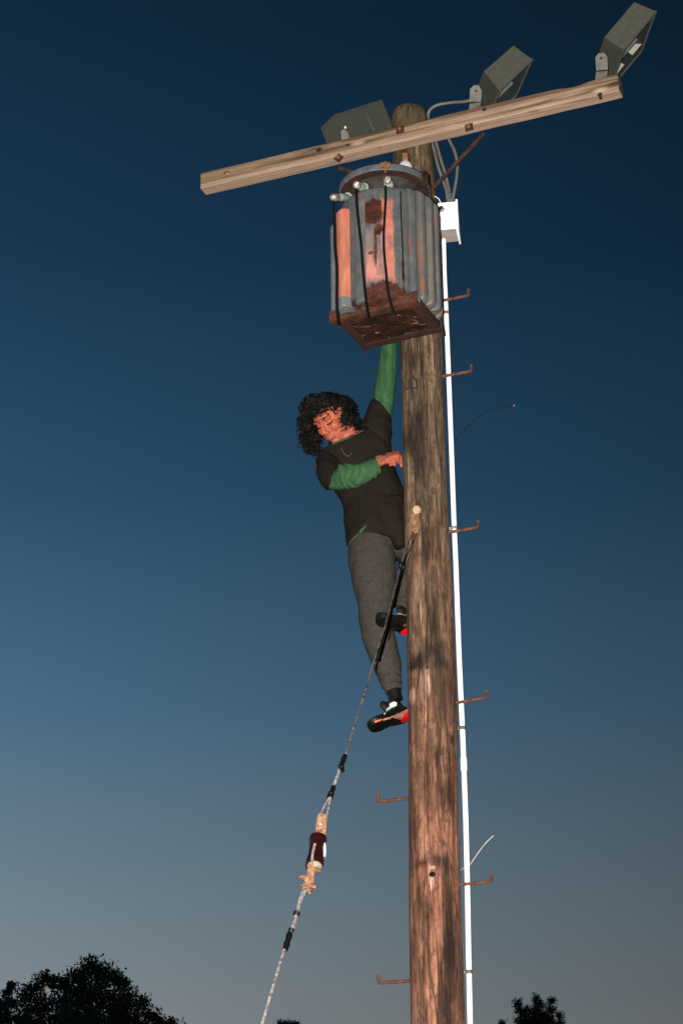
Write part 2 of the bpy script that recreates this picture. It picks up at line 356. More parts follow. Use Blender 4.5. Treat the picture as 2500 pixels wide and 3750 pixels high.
# ------------------------------------------------------------------ crossarm
YA = YP - 0.150
ac = P(1505, 500, YA); hA = ac.z
AL = H(735, 662, hA); AR = H(2262, 300, hA)
AX = (AR-AL).normalized(); AY = Vector((-AX.y, AX.x, 0)); AZ = Vector((0, 0, 1)); AM = (AL+AR)/2; LEN = (AR-AL).length
ADP, AHT = 0.075, 0.098
frontp = AM - AY*(ADP/2)
AC = AM + AY*(ADP/2)      # measured line is the front face
def arm_pt(x, y, off=0.0, base=None):   # on the front face
    d = ray(x, y); t = ((AM - EYE).dot(AY))/d.dot(AY); return EYE + d*t - AY*off
cw = NB('weathered_crossarm_wood', 0.85, 0.1)
f1 = cw.noise(70, (0.05, 1, 1), 7, 0.7, 0.4); f2 = cw.noise(10, (0.14, 1, 1), 4, 0.6, 0.6)
f3 = cw.math('ADD', cw.math('MULTIPLY', f1, .55), cw.math('MULTIPLY', cw.noise(40, (0.05, 1, 1), 4, .6, .4, loc=(3, 3, 8)), .45))
cc = cw.ramp(f3, [(0.37, (0.0378, 0.0202, 0.0134)), (0.45, (0.1260, 0.0798, 0.0538)), (0.54, (0.2100, 0.1386, 0.0941)), (0.64, (0.3192, 0.2268, 0.1638))])
cc = cw.mix(cw.math('MULTIPLY', cw.ramp(f2, [(0.46, 0.0), (0.64, 1.0)]), 0.40), cc, (0.17, 0.13, 0.075))
xs = cw.sep(); lf = cw.t.nodes.new('ShaderNodeMapRange'); lf.inputs[1].default_value = -0.35; lf.inputs[2].default_value = -1.1; cw.l(xs[0], lf.inputs[0])
cc = cw.mix(cw.math('MULTIPLY', lf.outputs[0], 0.40), cc, (0.13, 0.10, 0.04))
ck = cw.ramp(cw.noise(13, (0.035, 1, 1), 2, 0.4, 0.3, loc=(0, 2, 0)), [(0.478, 0.0), (0.494, 1.0), (0.506, 1.0), (0.522, 0.0)])
ck2 = cw.ramp(cw.noise(34, (0.03, 1, 1), 3, 0.5, 0.2, loc=(5, 2, 7)), [(0.36, 1.0), (0.42, 0.0)])
cc = cw.mix(cw.math('MULTIPLY', ck2, .7), cc, (0.05, 0.03, 0.018))
cc = cw.mix(cw.math('MULTIPLY', ck, 0.8), cc, (0.035, 0.018, 0.010))
def al(x, y): v = arm_pt(x, y) - AC; return (v.dot(AX), v.dot(AY), v.z)
for (x, y, rx, rz) in [(800, 684, .035, .008), (1015, 634, .06, .007), (1950, 405, .05, .006), (1168, 549, .02, .014), (1275, 530, .012, .010), (1300, 565, .03, .010), (830, 632, .02, .009)]:
    cc = cw.mix(cw.math('MULTIPLY', cw.blob(al(x, y), (rx, .03, rz), f2, 0.4, 0.5, 1.1), 0.9), cc, (0.02, 0.014, 0.008))
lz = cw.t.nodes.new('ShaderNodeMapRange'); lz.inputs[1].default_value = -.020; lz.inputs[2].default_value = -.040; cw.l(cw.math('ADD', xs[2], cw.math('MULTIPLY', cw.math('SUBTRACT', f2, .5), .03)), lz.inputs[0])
cc = cw.mix(cw.math('MULTIPLY', lz.outputs[0], .35), cc, (0.46, 0.32, 0.245))  # paler lower edge puts the flash-bright strip of the underside into the colour
for (x, y, rx, rz) in [(1120, 620, .17, .0032), (1560, 525, .20, .0028), (1860, 452, .16, .0028), (900, 655, .10, .002), (2000, 372, .10, .0022)]:
    cc = cw.mix(cw.math('MULTIPLY', cw.blob(al(x, y), (rx, .04, rz), f2, 0.3, 0.5, 1.1), 0.85), cc, (0.06, 0.022, 0.012))
for (x, y, rx, rz) in [(1310, 525, .05, .014), (1330, 555, .035, .012), (2195, 330, .05, .02), (832, 634, .012, .005)]:
    cc = cw.mix(cw.math('MULTIPLY', cw.blob(al(x, y), (rx, .03, rz), f2, 0.6, 0.2, 1.2), 0.6), cc, (0.44, 0.32, 0.235))
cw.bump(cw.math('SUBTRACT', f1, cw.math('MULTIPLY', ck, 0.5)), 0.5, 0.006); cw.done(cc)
arm = thing('crossarm', (0, 0, 0), 'long weathered wooden crossarm bolted across the pole top, tilted up to the right', 'crossarm')
mb = MB(); n = 60; rings = []
for i in range(n+1):
    t = i/n; x = (t-0.5)*LEN; wv = 0.004*noise.noise(Vector((t*9, 0, 3)))
    top = AHT/2 + wv - (0.012*math.exp(-((t-0.90)/0.035)**2)) + 0.006*math.exp(-((t-0.985)/0.02)**2)
    bot = -AHT/2 + 0.003*noise.noise(Vector((t*12, 7, 3)))
    e = 0.0028; hd = ADP/2
    sec = [(-hd, bot+e*1.3), (-hd, top-e*1.5), (-hd+e*0.6, top-e*.4), (-hd+e*1.5, top), (hd-e, top), (hd, top-e), (hd, bot+e), (hd-e, bot), (-hd+e*1.8, bot), (-hd+e*0.6, bot+e*.35)]
    if i in (0, n): sec = [(a*0.985, b*0.985) for a, b in sec]
    rings.append([Vector((x, a, b)) for a, b in sec])
mb.loft(rings)
R3 = Matrix((AX, AY, AZ)).transposed().to_4x4()
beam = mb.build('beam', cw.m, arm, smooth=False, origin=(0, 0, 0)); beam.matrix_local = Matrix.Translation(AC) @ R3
def washer(x, y, s, rot=0.0, bolt=True):
    p = arm_pt(x, y, 0.0); mb = MB(); c, q = cos(rot), sin(rot)
    mb.box(p - AY*0.003, (s, 0.006, s), (AX*c + AZ*q, AY, AZ*c - AX*q), 0.001)
    o = mb.build('washer', M_RUST, arm)
    mb = MB(); mb.lathe([(0.0105, 0), (0.0105, 0.010), (0.008, 0.012)], p - AY*0.006, (AX, AZ, -AY), 6); mb.build('bolt', M_STEEL, o, smooth=False)
washer(1465, 476, 0.042); washer(1717, 467, 0.042, 0.05); washer(1240, 579, 0.040, 0.75)
for x, y, r in [(1168, 549, .011), (1772, 401, .011), (2195, 347, .012), (1268, 531, .006), (1390, 541, .004)]:
    mb = MB(); mb.lathe([(r, 0.0), (r, 0.0025), (r*0.5, 0.003)], arm_pt(x, y), (AX, AZ, -AY), 14); mb.build('bolt', M_DARK, arm)
# through bolts on the underside at the right end
mb = MB(); mb.tube([arm_pt(2197, 355), arm_pt(2197, 362)], .008, 8); mb.build('bolt', M_RUST, arm)
def strap(mbx, a, b, wd, th):
    d = (b-a).normalized(); s = d.cross(AY).normalized(); nrm = d.cross(s)
    mbx.box((a+b)/2, ((b-a).length, th, wd), (d, nrm, s), 0.001)
pb0 = P(1566, 708, YP-0.125); pbz = pb0
a1 = arm_pt(1765, 470) + AY*0.03 - AZ*0.01; a2 = arm_pt(1232, 598) + AY*0.03 - AZ*0.01
pole_c, pole_r = pole_at(pb0.z)
piv = Vector((pole_c.x, pole_c.y - pole_r - 0.012, pb0.z))
for a, q in ((a1, pb0), (a2, piv)):
    mb = MB(); strap(mb, a, q, 0.020, 0.006); mb.build('brace', M_RUST, arm)

# ------------------------------------------------------------------ floodlights
def flood(near, C, base_px, bw, label, refl=True, tap=0.45, bshape=None):
    """near = outline a,b,c,d of the side turned to the lens: a-b the back edge, d-c the glass edge"""
    a, b, c, d = near; C = Vector(C)
    t = thing('floodlight', (a+b+c+d)/4 + C*0.5, label, 'floodlight', 'floodlights along the crossarm')
    A, B, Cc, D = [p + C for p in (a, b, c, d)]
    # back pulled in towards the middle on the far side
    A2 = A - C*tap; B2 = B - C*tap
    def inset(p, q, k): return p.lerp(q, k)
    gm = (c+d+Cc+D)/4; e = 0.12; gn = ((d-c).cross(C)).normalized()
    if gn.dot(gm - (a+b)/2) < 0: gn = -gn
    ic, idd, iC, iD = [p.lerp(gm, e) for p in (c, d, Cc, D)]
    dep = -gn*0.05
    mb = MB()
    V = [a, b, c, d, A2, B2, Cc, D, ic, idd, iC, iD]
    mb.add(V, [[0,1,2,3], [0,4,5,1], [4,7,6,5], [0,3,7,4], [1,5,6,2], [2,8,9,3], [2,6,10,8], [6,7,11,10], [7,3,9,11]])
    mb.mi[3] = 1  # end face takes the darker copy: its shade put into the colour
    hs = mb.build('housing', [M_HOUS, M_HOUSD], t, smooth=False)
    # rim of the door frame
    mb = MB()
    loop = [c, Cc, D, d, c]
    for p, q in zip(loop, loop[1:]): mb.tube([p+gn*.001, q+gn*.001], 0.006, 6)
    mb.build('door_frame', M_HOUS, t)
    # inside: a dark tray with bright reflector wings
    mb = MB(); bk = [p.lerp(gm, .32) + dep for p in (ic, idd, iD, iC)]; ft = [ic, idd, iD, iC]
    mb.add(ft + bk, [[0,1,5,4], [1,2,6,5], [2,3,7,6], [3,0,4,7], [4,5,6,7]])
    mb.build('reflector_tray', M_DARK, t, smooth=False)
    for k0, k1, fr_ in () if not refl else ((0.04, 0.36, .80), (0.66, 0.98, .80)):
        mb = MB(); e0, e1 = idd.lerp(ic, k0), idd.lerp(ic, k1); q0, q1 = iD.lerp(iC, k0), iD.lerp(iC, k1)
        p0, p1 = e0.lerp(q0, fr_) - gn*.004, e1.lerp(q1, fr_) - gn*.004
        mb.prism([p0, p1, p1 - gn*.05, p0 - gn*.05], C.normalized()*0.004); mb.build('reflector', M_REFL, t, smooth=False)
    mb = MB(); mb.tube([idd.lerp(iD, .5).lerp(gm, .5) + dep*.5, ic.lerp(iC, .5).lerp(gm, .5) + dep*.5], 0.012, 10); mb.build('lamp_tube', M_GALV, t)
    mb = MB(); mb.prism([ic, iC, iD, idd], -gn*0.003); mb.build('glass_pane', M_GLASS, t, smooth=False)
    # yoke bracket standing on the arm
    if bshape:
        mb = MB(); Yb, pts = bshape; poly = [P(x, y, Yb) for x, y in pts]; mb.prism(poly, Vector((0.0, 0.006, 0)))
        br = mb.build('bracket', M_GALV2, t, smooth=False)
        mb = MB(); bx, by = base_px; mb.ell(P(bx, by, Yb-0.004), (.007, .005, .007)); mb.build('bolt', M_RUST, br)
        far = [p + Vector((0, C.length*0.8, 0)) for p in poly]
        mb = MB(); mb.prism(far, Vector((0, 0.006, 0))); mb.build('bracket', M_GALV2, t, smooth=False)
        q0, q1 = poly[0], poly[-1]; mb = MB(); mb.prism([q0, q1, q1+Vector((0, C.length*.8, 0)), q0+Vector((0, C.length*.8, 0))], Vector((0, 0, 0.006))); mb.build('bracket_foot', M_GALV2, t, smooth=False)
    return t
M_GALV2 = mat('galvanised_yoke', (0.1360, 0.1360, 0.1200), 0.65, 0.0, 25, 0.35, 0.1)
def armY(x, y): return arm_pt(x, y).y
Yr = armY(2230, 300) - 0.10
flood([P(x, y, Yr) for x, y in [(2211, 137), (2320, 8), (2399, 41), (2281, 182)]], (-0.035, 0.33, 0.0), (2199, 213), 0, 'grey floodlight on the right end of the crossarm with its reflector showing', tap=.35,
      bshape=(Yr+0.06, [(2182, 262), (2178, 210), (2190, 195), (2210, 193), (2222, 208), (2224, 258)]))
Ym = armY(1800, 390) - 0.07
flood([P(x, y, Ym) for x, y in [(1771, 261), (1879, 167), (1946, 217), (1828, 332)]], (-0.06, 0.31, 0.0), (1742, 333), 0, 'grey floodlight on the crossarm just right of the pole top, glass hidden', refl=False, tap=.4,
      bshape=(Ym+0.06, [(1718, 378), (1720, 325), (1735, 312), (1752, 312), (1764, 335), (1760, 372)]))
Yl = armY(1300, 520) + 0.06
a_, b_, c_, d_ = [P(x, y, Yl) for x, y in [(1225, 419), (1397, 364), (1440, 452), (1262, 505)]]
tl = thing('floodlight', P(1310, 470, Yl+0.1), 'dark floodlight left of the pole top turned away, plain back showing', 'floodlight', 'floodlights along the crossarm')
mb = MB(); fr = [P(x, y, Yl) for x, y in [(1225, 419), (1397, 364.5), (1430, 445), (1436, 470), (1310, 508), (1198, 528), (1174, 468)]]
C3 = Vector((0.03, 0.16, 0.02)); mb.prism(fr, C3); mb.build('housing', M_HOUSD, tl, smooth=False)
cm = sum((p + C3 for p in fr), Vector())/7
mb = MB(); mb.prism([(p + C3).lerp(cm, .12) for p in fr], C3.normalized()*0.004); mb.build('glass_pane', M_GLASS, tl, smooth=False)
mb = MB(); mb.ell(P(1264, 466, Yl-0.004), (.007, .005, .009)); mb.build('bolt', M_REFL, tl)
mb = MB(); mb.prism([P(x, y, Yl-0.012) for x, y in [(1250, 520), (1248, 480), (1258, 472), (1274, 486), (1280, 515)]], (0, .01, 0)); mb.build('bracket', M_GALV2, tl, smooth=False)
mb = MB(); q = [P(x, y, Yl-0.003) for x, y in [(1338, 418), (1344, 417), (1372, 480), (1366, 482)]]; mb.prism(q, (0, .006, 0)); mb.build('casting_rib', M_HOUS, tl, smooth=False)

# ------------------------------------------------------------------ mounting platform and tank
pt_ = P(1540, 1228, YP-0.125); hT = pt_.z
T0, T1, T2, T3 = [H(x, y, hT) for x, y in [(1212, 1180), (1508, 1105), (1640, 1210), (1345, 1275)]]
TC = (T0+T1+T2+T3)/4
TX = ((T1-T0)+(T2-T3)).normalized(); TY = Vector((-TX.y, TX.x, 0)); TW = ((T1-T0).length+(T2-T3).length)/2; TD = ((T3-T0).length+(T2-T1).length)/2
plat = thing('mounting_platform', TC, 'rusty square angle iron platform fixed to the pole under the tank', 'platform')
def angle_iron(a, b, inward, hgt=0.05, wid=0.045, th=0.005, name='angle_iron'):
    mb = MB(); d = (b-a).normalized(); L = (b-a).length; U = Vector((0, 0, 1)); m_ = (a+b)/2
    mb.box(m_ + U*(hgt/2), (L, th, hgt), (d, inward, U), 0.001); mb.box(m_ + inward*(wid/2+th/2) + U*(th/2), (L, wid, th), (d, inward, U), 0.001)
    return mb.build(name, M_FRONT if name == 'front_angle' else M_RUST2, plat)
M_FRONT = mat('orange_rust', (0.0816, 0.0240, 0.0110), 0.8, 0, 14, 0.5, 0.8, 90, col2=(0.0134, 0.0058, 0.0038))
M_RUST2 = mat('flaking_rust', (0.0330, 0.0110, 0.0060), 0.85, 0, 18, 0.5, 0.9, 80, col2=(0.0099, 0.0050, 0.0033))
f0, f1_ = TC - TX*TW/2 - TY*TD/2, TC + TX*TW/2 - TY*TD/2; b0, b1 = TC - TX*TW/2 + TY*TD/2, TC + TX*TW/2 + TY*TD/2
angle_iron(f0 - TX*.032, f1_, TY, 0.058, name='front_angle'); angle_iron(b0, b1, -TY, 0.03); angle_iron(f0 + TX*.003 + TY*.05, b0 + TX*.003 - TY*.048, TX, 0.045); angle_iron(f1_ - TX*.003 + TY*.05, b1 - TX*.003 - TY*.048, -TX, 0.045)
# the side rails run on past the back and are cut to points
for p, dr in ((b0, -1), (b1, 1)):
    mb = MB(); q = p - TY*0.003
    mb.prism([q + Vector((0,0,.0)), q + Vector((0,0,.045)), q + TY*.012 + Vector((0,0,.04)), q + TY*.035 - Vector((0,0,.012)), q + TY*.02 - Vector((0,0,.005))], TX*(.006*-dr)); mb.build('rail_tip', M_RUST2, plat, smooth=False)
und = NB('underside_rust', 0.9, 0.1); u1 = und.noise(16, (1, 1, 1), 6, 0.7, 0.5); u2 = und.noise(34, (0.35, 1, 1), 5, 0.6, 0.8)
uc = und.ramp(u1, [(0.35, (0.0075, 0.0045, 0.0030)), (0.52, (0.0225, 0.0090, 0.0053)), (0.72, (0.0638, 0.0210, 0.0105))])
uc = und.mix(und.ramp(u2, [(0.60, 0.0), (0.68, 1.0)]), uc, (0.17, 0.12, 0.075)); und.bump(u1, 0.8, 0.01); und.done(uc)
mb = MB(); mb.box(TC + Vector((0, 0, 0.012)), (TW-.02, TD-.02, 0.006), (TX, TY, Vector((0,0,1)))); mb.build('base_plate', und.m, plat)
for x, y in [(1552, 1160), (1515, 1125), (1575, 1170)]:
    mb = MB(); mb.lathe([(.017, 0), (.017, -.008), (.01, -.009)], H(x, y, hT+.008), None, 6); mb.build('nut', M_RUST2, plat, smooth=False)
# bracket back to the pole
pc, prr = pole_at(hT+0.02)
mb = MB(); bc = (b0+b1)/2; mid = TC + TX*((pc-TC).dot(TX)) + TY*TD/2
mb.box((mid + (pc - TY*prr))/2 + Vector((0,0,.02)), (0.12, max(.02, ((pc - TY*(prr-.012))-mid).dot(TY)), 0.035), (TX, TY, Vector((0,0,1))), .001); mb.build('pole_bracket', M_RUST2, plat)

tk = thing('transformer', TC + Vector((0, 0, .02)), 'grey finned transformer tank with salmon patches and rust, standing on the platform', 'transformer')
TKC = TC.copy() + Vector((-.010, 0, 0)); hL = P(1413, 712, TKC.y).z; zB = hT + 0.022
def az_dir(a): return Vector((sin(a), -cos(a), 0))
def on_tank(x, y, r=0.2):        # where the ray meets the upright cylinder of radius r round the tank's axis
    d = ray(x, y); ex, ey = EYE.x-TKC.x, EYE.y-TKC.y; A = d.x**2+d.y**2; B = 2*(ex*d.x+ey*d.y); Cq = ex*ex+ey*ey-r*r; D = B*B-4*A*Cq
    if D < 0: t = -B/(2*A)
    else: t = (-B-sqrt(D))/(2*A)
    return EYE + d*t
base = tk.location
def tl_(x, y, r=0.2): return tuple(on_tank(x, y, .232 if r == .2 else r) - base)
M_NECK = mat('rusty_shaded_neck', (0.0375, 0.0350, 0.0350), .8, 0, 9, .5, .4, 60, col2=(0.0110, 0.0050, 0.0035))  # rust, with the shade under the lid also put into the colour
tm = NB('weathered_tank_paint', 0.5, 0.35); n1 = tm.noise(22, (1, 1, 1), 6, 0.65); n2 = tm.noise(9, (1, 1, .4), 5, 0.6); n3 = tm.noise(60, (1, 1, .15), 4, .6)
tcx = tm.ramp(n1, [(0.3, (0.0418, 0.0490, 0.0540)), (0.7, (0.0828, 0.0900, 0.0936))])
tcx = tm.mix(tm.math('MULTIPLY', tm.ramp(n3, [(.52, 0.), (.7, 1.)]), .35), tcx, (0.16, 0.11, 0.07))
sal = tm.ramp(n1, [(0.3, (0.2883, 0.0858, 0.0549)), (0.7, (0.4530, 0.1510, 0.1030))])
def rect(c, rr, wobn, amt):      # an uneven upright rectangle
    n = tm.t.nodes.new('ShaderNodeVectorMath'); n.operation = 'SUBTRACT'; tm.l(tm.tc, n.inputs[0]); n.inputs[1].default_value = c
    q = tm.t.nodes.new('ShaderNodeSeparateXYZ'); tm.l(n.outputs[0], q.inputs[0])
    a = tm.math('DIVIDE', tm.math('ABSOLUTE', q.outputs[0]), rr[0]); b = tm.math('DIVIDE', tm.math('ABSOLUTE', q.outputs[2]), rr[1])
    d = tm.math('ADD', tm.math('MAXIMUM', a, b), tm.math('MULTIPLY', tm.math('SUBTRACT', wobn, .5), amt*2))
    front = tm.math('LESS_THAN', q.outputs[1], .12)
    mr = tm.t.nodes.new('ShaderNodeMapRange'); mr.inputs[1].default_value = .80; mr.inputs[2].default_value = 1.10; mr.inputs[3].default_value = 1; mr.inputs[4].default_value = 0; tm.l(d, mr.inputs[0])
    return tm.math('MULTIPLY', mr.outputs[0], front)
wn = tm.noise(16, (1.6, 1, .7), 5, .65, .4, loc=(4, 4, 4))
wst = tm.ramp(tm.noise(14, (1, 1, .3), 5, .6, .3, loc=(8, 1, 1)), [(.38, .2), (.54, 1.)])
for (x, y, rr, am, cx_) in [(1418, 800, (.030, .125), .35, sal), (1382, 935, (.078, .150), .28, tm.mix(.35, sal, (.44, .25, .21))), (1425, 905, (.022, .2), .30, sal)]:
    tcx = tm.mix(tm.math('MULTIPLY', rect(tl_(x, y), rr, wn, am), wst), tcx, cx_)
tcx = tm.mix(tm.math('MULTIPLY', rect(tl_(1352, 875), (.022, .07), wn, .7), .7), tcx, (.12, .115, .115))
rust = tm.ramp(n1, [(0.35, (0.0126, 0.0056, 0.0042)), (0.55, (0.0560, 0.0140, 0.0070)), (0.75, (0.1050, 0.0315, 0.0126))])
for (x, y, r, rr, st) in [(1360, 775, .2, (.070, .12, .100), 1), (1385, 838, .2, (.026, .12, .040), 1), (1374, 900, .2, (.009, .12, .14), .8), (1358, 925, .2, (.018, .12, .012), .8), (1395, 1075, .2, (.15, .2, .085), .95), (1476, 1000, .2, (.007, .12, .16), .9), (1310, 1100, .2, (.06, .2, .03), .8)]:
    tcx = tm.mix(tm.math('MULTIPLY', tm.blob(tl_(x, y, r), rr, n1, 0.6, .65, 1.0), st), tcx, rust)
tm.bump(n1, 0.25, 0.003); tm.done(tcx)
mb = MB(); mb.lathe([(.205, zB), (.228, zB+.012), (.232, zB+.05), (.232, hL-.130), (.231, hL-.112), (.225, hL-.100), (.212, hL-.092), (.17, hL-.085)], (TKC.x, TKC.y, 0), None, 64); tko = mb.build('tank', tm.m, tk)
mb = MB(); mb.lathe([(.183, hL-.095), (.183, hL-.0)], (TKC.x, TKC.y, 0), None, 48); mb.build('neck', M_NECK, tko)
fm = NB('fin_paint', 0.45, 0.4); k1 = fm.noise(30, (1, 1, .5), 6, .65); k2 = fm.noise(7, (1, 1, .25), 4, .6); k3 = fm.noise(40, (1, 1, .08), 4, .6)
fc = fm.ramp(k1, [(0.3, (0.0504, 0.0576, 0.0619)), (0.7, (0.0936, 0.0994, 0.1008))])
fc = fm.mix(fm.math('MULTIPLY', fm.ramp(k2, [(.52, 0.), (.68, 1.)]), .5), fc, (0.15, 0.12, 0.085))
fc = fm.mix(fm.math('MULTIPLY', fm.ramp(k3, [(.62, 0.), (.70, 1.)]), .75), fc, (0.22, 0.065, 0.025))
for (x, y, rr) in [(1537, 930, (.006, .12, .13)), (1545, 1040, (.012, .12, .06)), (1480, 1040, (.008, .12, .10)), (1500, 900, (.004, .12, .12))]:
    fc = fm.mix(fm.math('MULTIPLY', fm.blob(tuple(on_tank(x, y, .27) - base), rr, k1, .5, .5, 1.1), .85), fc, (0.24, 0.065, 0.022))
fm.bump(k1, .2, .003); fm.done(fc)
sm = NB('salmon_fin_paint', 0.45, 0.4); sm1 = sm.noise(20, (1, 1, .4), 5, .6)
sc_ = sm.ramp(sm1, [(0.3, (0.3128, 0.1020, 0.0612)), (0.7, (0.4624, 0.1632, 0.1020))])
sc_ = sm.mix(sm.math('MULTIPLY', sm.ramp(sm.noise(10, (1, 1, .25), 5, .6, .2, loc=(3, 3, 3)), [(.49, 0.), (.62, 1.)]), .6), sc_, (.15, .075, .06))
sc_ = sm.mix(sm.blob(tuple(on_tank(1250, 1110, .27) - base), (.1, .2, .035), sm1, .2, .9, 1.0), sc_, (0.10, 0.115, 0.115)); sm.done(sc_)
def fin(a, rout, hw, zt, zb_, material, rin=.20, rc=.035):
    # a hollow pressed panel: flat face with rounded long edges and rounded ends
    d = az_dir(a); s = Vector((d.y, -d.x, 0)); rings = []; L = zt-zb_; pr = []
    for i in range(7): q = pi/2*i/6; pr.append((1-.0, -rc+rc*sin(q), rc-rc*cos(q)) if False else (rout-rc+rc*sin(q), zt-rc+rc*cos(q)))
    for i in range(9): pr.append((rout, zt-rc-(L-2*rc)*(i+.5)/9))
    for i in range(7): q = pi/2*i/6; pr.append((rout-rc+rc*cos(q), zb_+rc-rc*sin(q)))
    n = 16
    for r, z in pr:
        ring = []; dep = max(.002, r-rin)
        for k in range(n):
            u = pi*k/(n-1) - pi/2; cu, su = max(0, cos(u)), sin(u)
            ring.append(Vector((TKC.x, TKC.y, z)) + d*(rin + dep*cu**.28) + s*(hw*math.copysign(abs(su)**.62, su)))
        rings.append(ring)
    mb = MB(); mb.loft(rings); return mb.build('cooling_fin', material, tk)
zL = P(1245, 744, TKC.y-.20).z
fin(radians(-62), .277, .040, zL, zB+.006, sm.m, rc=.012); fin(radians(-85), .283, .020, zL-.01, zB+.02, fm.m); fin(radians(-35), .240, .034, zL+.035, zB+.006, fm.m, rc=.012)
for a, hw, ro, dz in ((31, .022, .262, 0), (44.5, .024, .270, 0), (58.5, .024, .277, .006), (73, .026, .281, .012), (90, .024, .279, .016), (106, .024, .27, .016)):
    fin(radians(a), ro, hw, hL-.098-dz, zB+.010, fm.m)
for a in (195, 212, 229, 246, 262): fin(radians(a), .26, .022, hL-.12, zB+.02, fm.m)
lm = NB('lid_paint', 0.45, 0.4); l1 = lm.noise(26, (1, 1, 1), 6, .65); l2 = lm.noise(8, (1, 1, 1), 4, .6)
lc = lm.ramp(l1, [(0.3, (0.0420, 0.0504, 0.0574)), (0.7, (0.0805, 0.0875, 0.0945))]); lc = lm.mix(lm.ramp(l2, [(.60, 0.), (.68, 1.)]), lc, (0.0630, 0.0154, 0.0084)); lm.done(lc)
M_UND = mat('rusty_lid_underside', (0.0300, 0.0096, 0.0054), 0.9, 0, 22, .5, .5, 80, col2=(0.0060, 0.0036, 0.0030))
mb = MB(); c_ = (TKC.x, TKC.y, hL)
mb.lathe([(.205, .0), (.232, .0)], c_, None, 64); mb.cur = 0
mb = MB(); mb.lathe([(.232, -.004), (.236, .004), (.236, .030), (.228, .038), (.15, .052), (.02, .060)], c_, None, 64); lid = mb.build('lid', lm.m, tk)
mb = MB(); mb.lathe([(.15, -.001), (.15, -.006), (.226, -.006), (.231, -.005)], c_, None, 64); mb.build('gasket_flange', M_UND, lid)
for a in (0, 58):
    d = az_dir(radians(a)); s = Vector((d.y, -d.x, 0)); mb = MB()
    mb.box(Vector(c_) + d*.243 + Vector((0,0,.015)), (.05, .014, .05 if a else .03), (s, d, Vector((0,0,1))), .002); mb.tube([Vector(c_) + d*.25 + Vector((0,0,-.03)), Vector(c_) + d*.25 + Vector((0,0,.03))], .007, 8)
    mb.build('lid_clamp', M_RUST2 if a else M_STEEL, lid)
# high voltage bushing on the lid, white porcelain with a metal cap
p = Vector((TKC.x, TKC.y, 0)); hb = P(1484, 625, TKC.y-.02); mb = MB(); bc_ = Vector((hb.x, hb.y, hL+.045))
zz = P(1482, 594, hb.y).z - bc_.z; ztop = P(1482, 566, hb.y).z - bc_.z
mb.lathe([(.034, 0), (.040, zz*.5), (.038, zz-.03), (.030, zz-.012), (.018, zz+.002)], bc_, None, 24); bu = mb.build('bushing', M_PORC, tk)
mb = MB(); mb.lathe([(.016, zz+.004), (.018, zz+.02), (.014, ztop-.01), (.017, ztop)], bc_, None, 12); mb.box(bc_ + Vector((0, -.016, (zz+ztop)/2+.008)), (.010, .012, .026), None, .001); mb.build('terminal', M_BRONZE, bu)
# three low voltage bushings leaning out of the front, each with its black lead
def lv(base_px, rb, tip_px, tipY, wire, lab):
    b = on_tank(*base_px, rb); t = P(*tip_px, tipY); d = (t-b).normalized(); L = (t-b).length
    s = d.orthogonal().normalized(); u = d.cross(s); mb = MB()
    mb.lathe([(.030, -.01), (.032, .012), (.026, .018), (.026, .022)], b, (s, u, d), 20); br_ = mb.build('bushing', M_RUST, tk)
    mb = MB(); mb.lathe([(.018, .02), (.024, .030), (.024, .036), (.016, .040), (.021, L*.6), (.015, L*.66), (.010, L*.7)], b, (s, u, d), 20); mb.build('insulator', M_GPORC, br_)
    mb = MB(); mb.lathe([(.009, L*.68), (.009, L*.8), (.019, L*.81), (.020, L*1.0), (.016, L*1.06), (.010, L*1.08)], b, (s, u, d), 12); mb.build('terminal', M_TERM, br_)
    mb = MB(); mb.tube(smooth(wire, 3), .0062, 8); mb.build('lead_wire', M_BLACK, tk)
M_TERM = mat('tinned_terminal', (0.50, 0.44, 0.38), 0.35, 0.6, 70, 0.9, .6, 120, col2=(.04, .03, .02))
Yf = TKC.y - .252
lv((1282, 722), .20, (1222, 722), TKC.y-.27, [P(x, y, Y) for x, y, Y in [(1220, 728, TKC.y-.26), (1221, 760, TKC.y-.262), (1224, 830, TKC.y-.27), (1225, 900, TKC.y-.27), (1232, 980, TKC.y-.27), (1232, 1060, TKC.y-.265), (1232, 1120, TKC.y-.262), (1238, 1190, TKC.y-.258), (1243, 1199, TKC.y-.256)]], '')
lv((1340, 690), .19, (1305, 676), TKC.y-.29, [P(x, y, Yf-.012) for x, y in [(1303, 680), (1304, 720), (1309, 790), (1316, 850), (1322, 900), (1326, 960), (1332, 1030), (1337, 1080), (1343, 1130), (1347, 1160)]], '')
lv((1424, 686), .19, (1418, 658), TKC.y-.29, [P(x, y, Yf-.008) for x, y in [(1411, 680), (1411, 730), (1407, 800), (1404, 860), (1406, 930), (1413, 1000), (1419, 1060), (1427, 1100), (1438, 1140), (1448, 1152)]], '')
mb = MB(); mb.tube([P(x, y, Yf-.002) for x, y in [(1466, 700), (1466, 760), (1470, 850), (1474, 940), (1475, 1020)]], .003, 6); mb.build('ground_wire', M_BLACK, tk)
mb = MB(); mb.ell(on_tank(1334, 764, .195), .010); mb.build('drain_plug', M_RUST, tk)

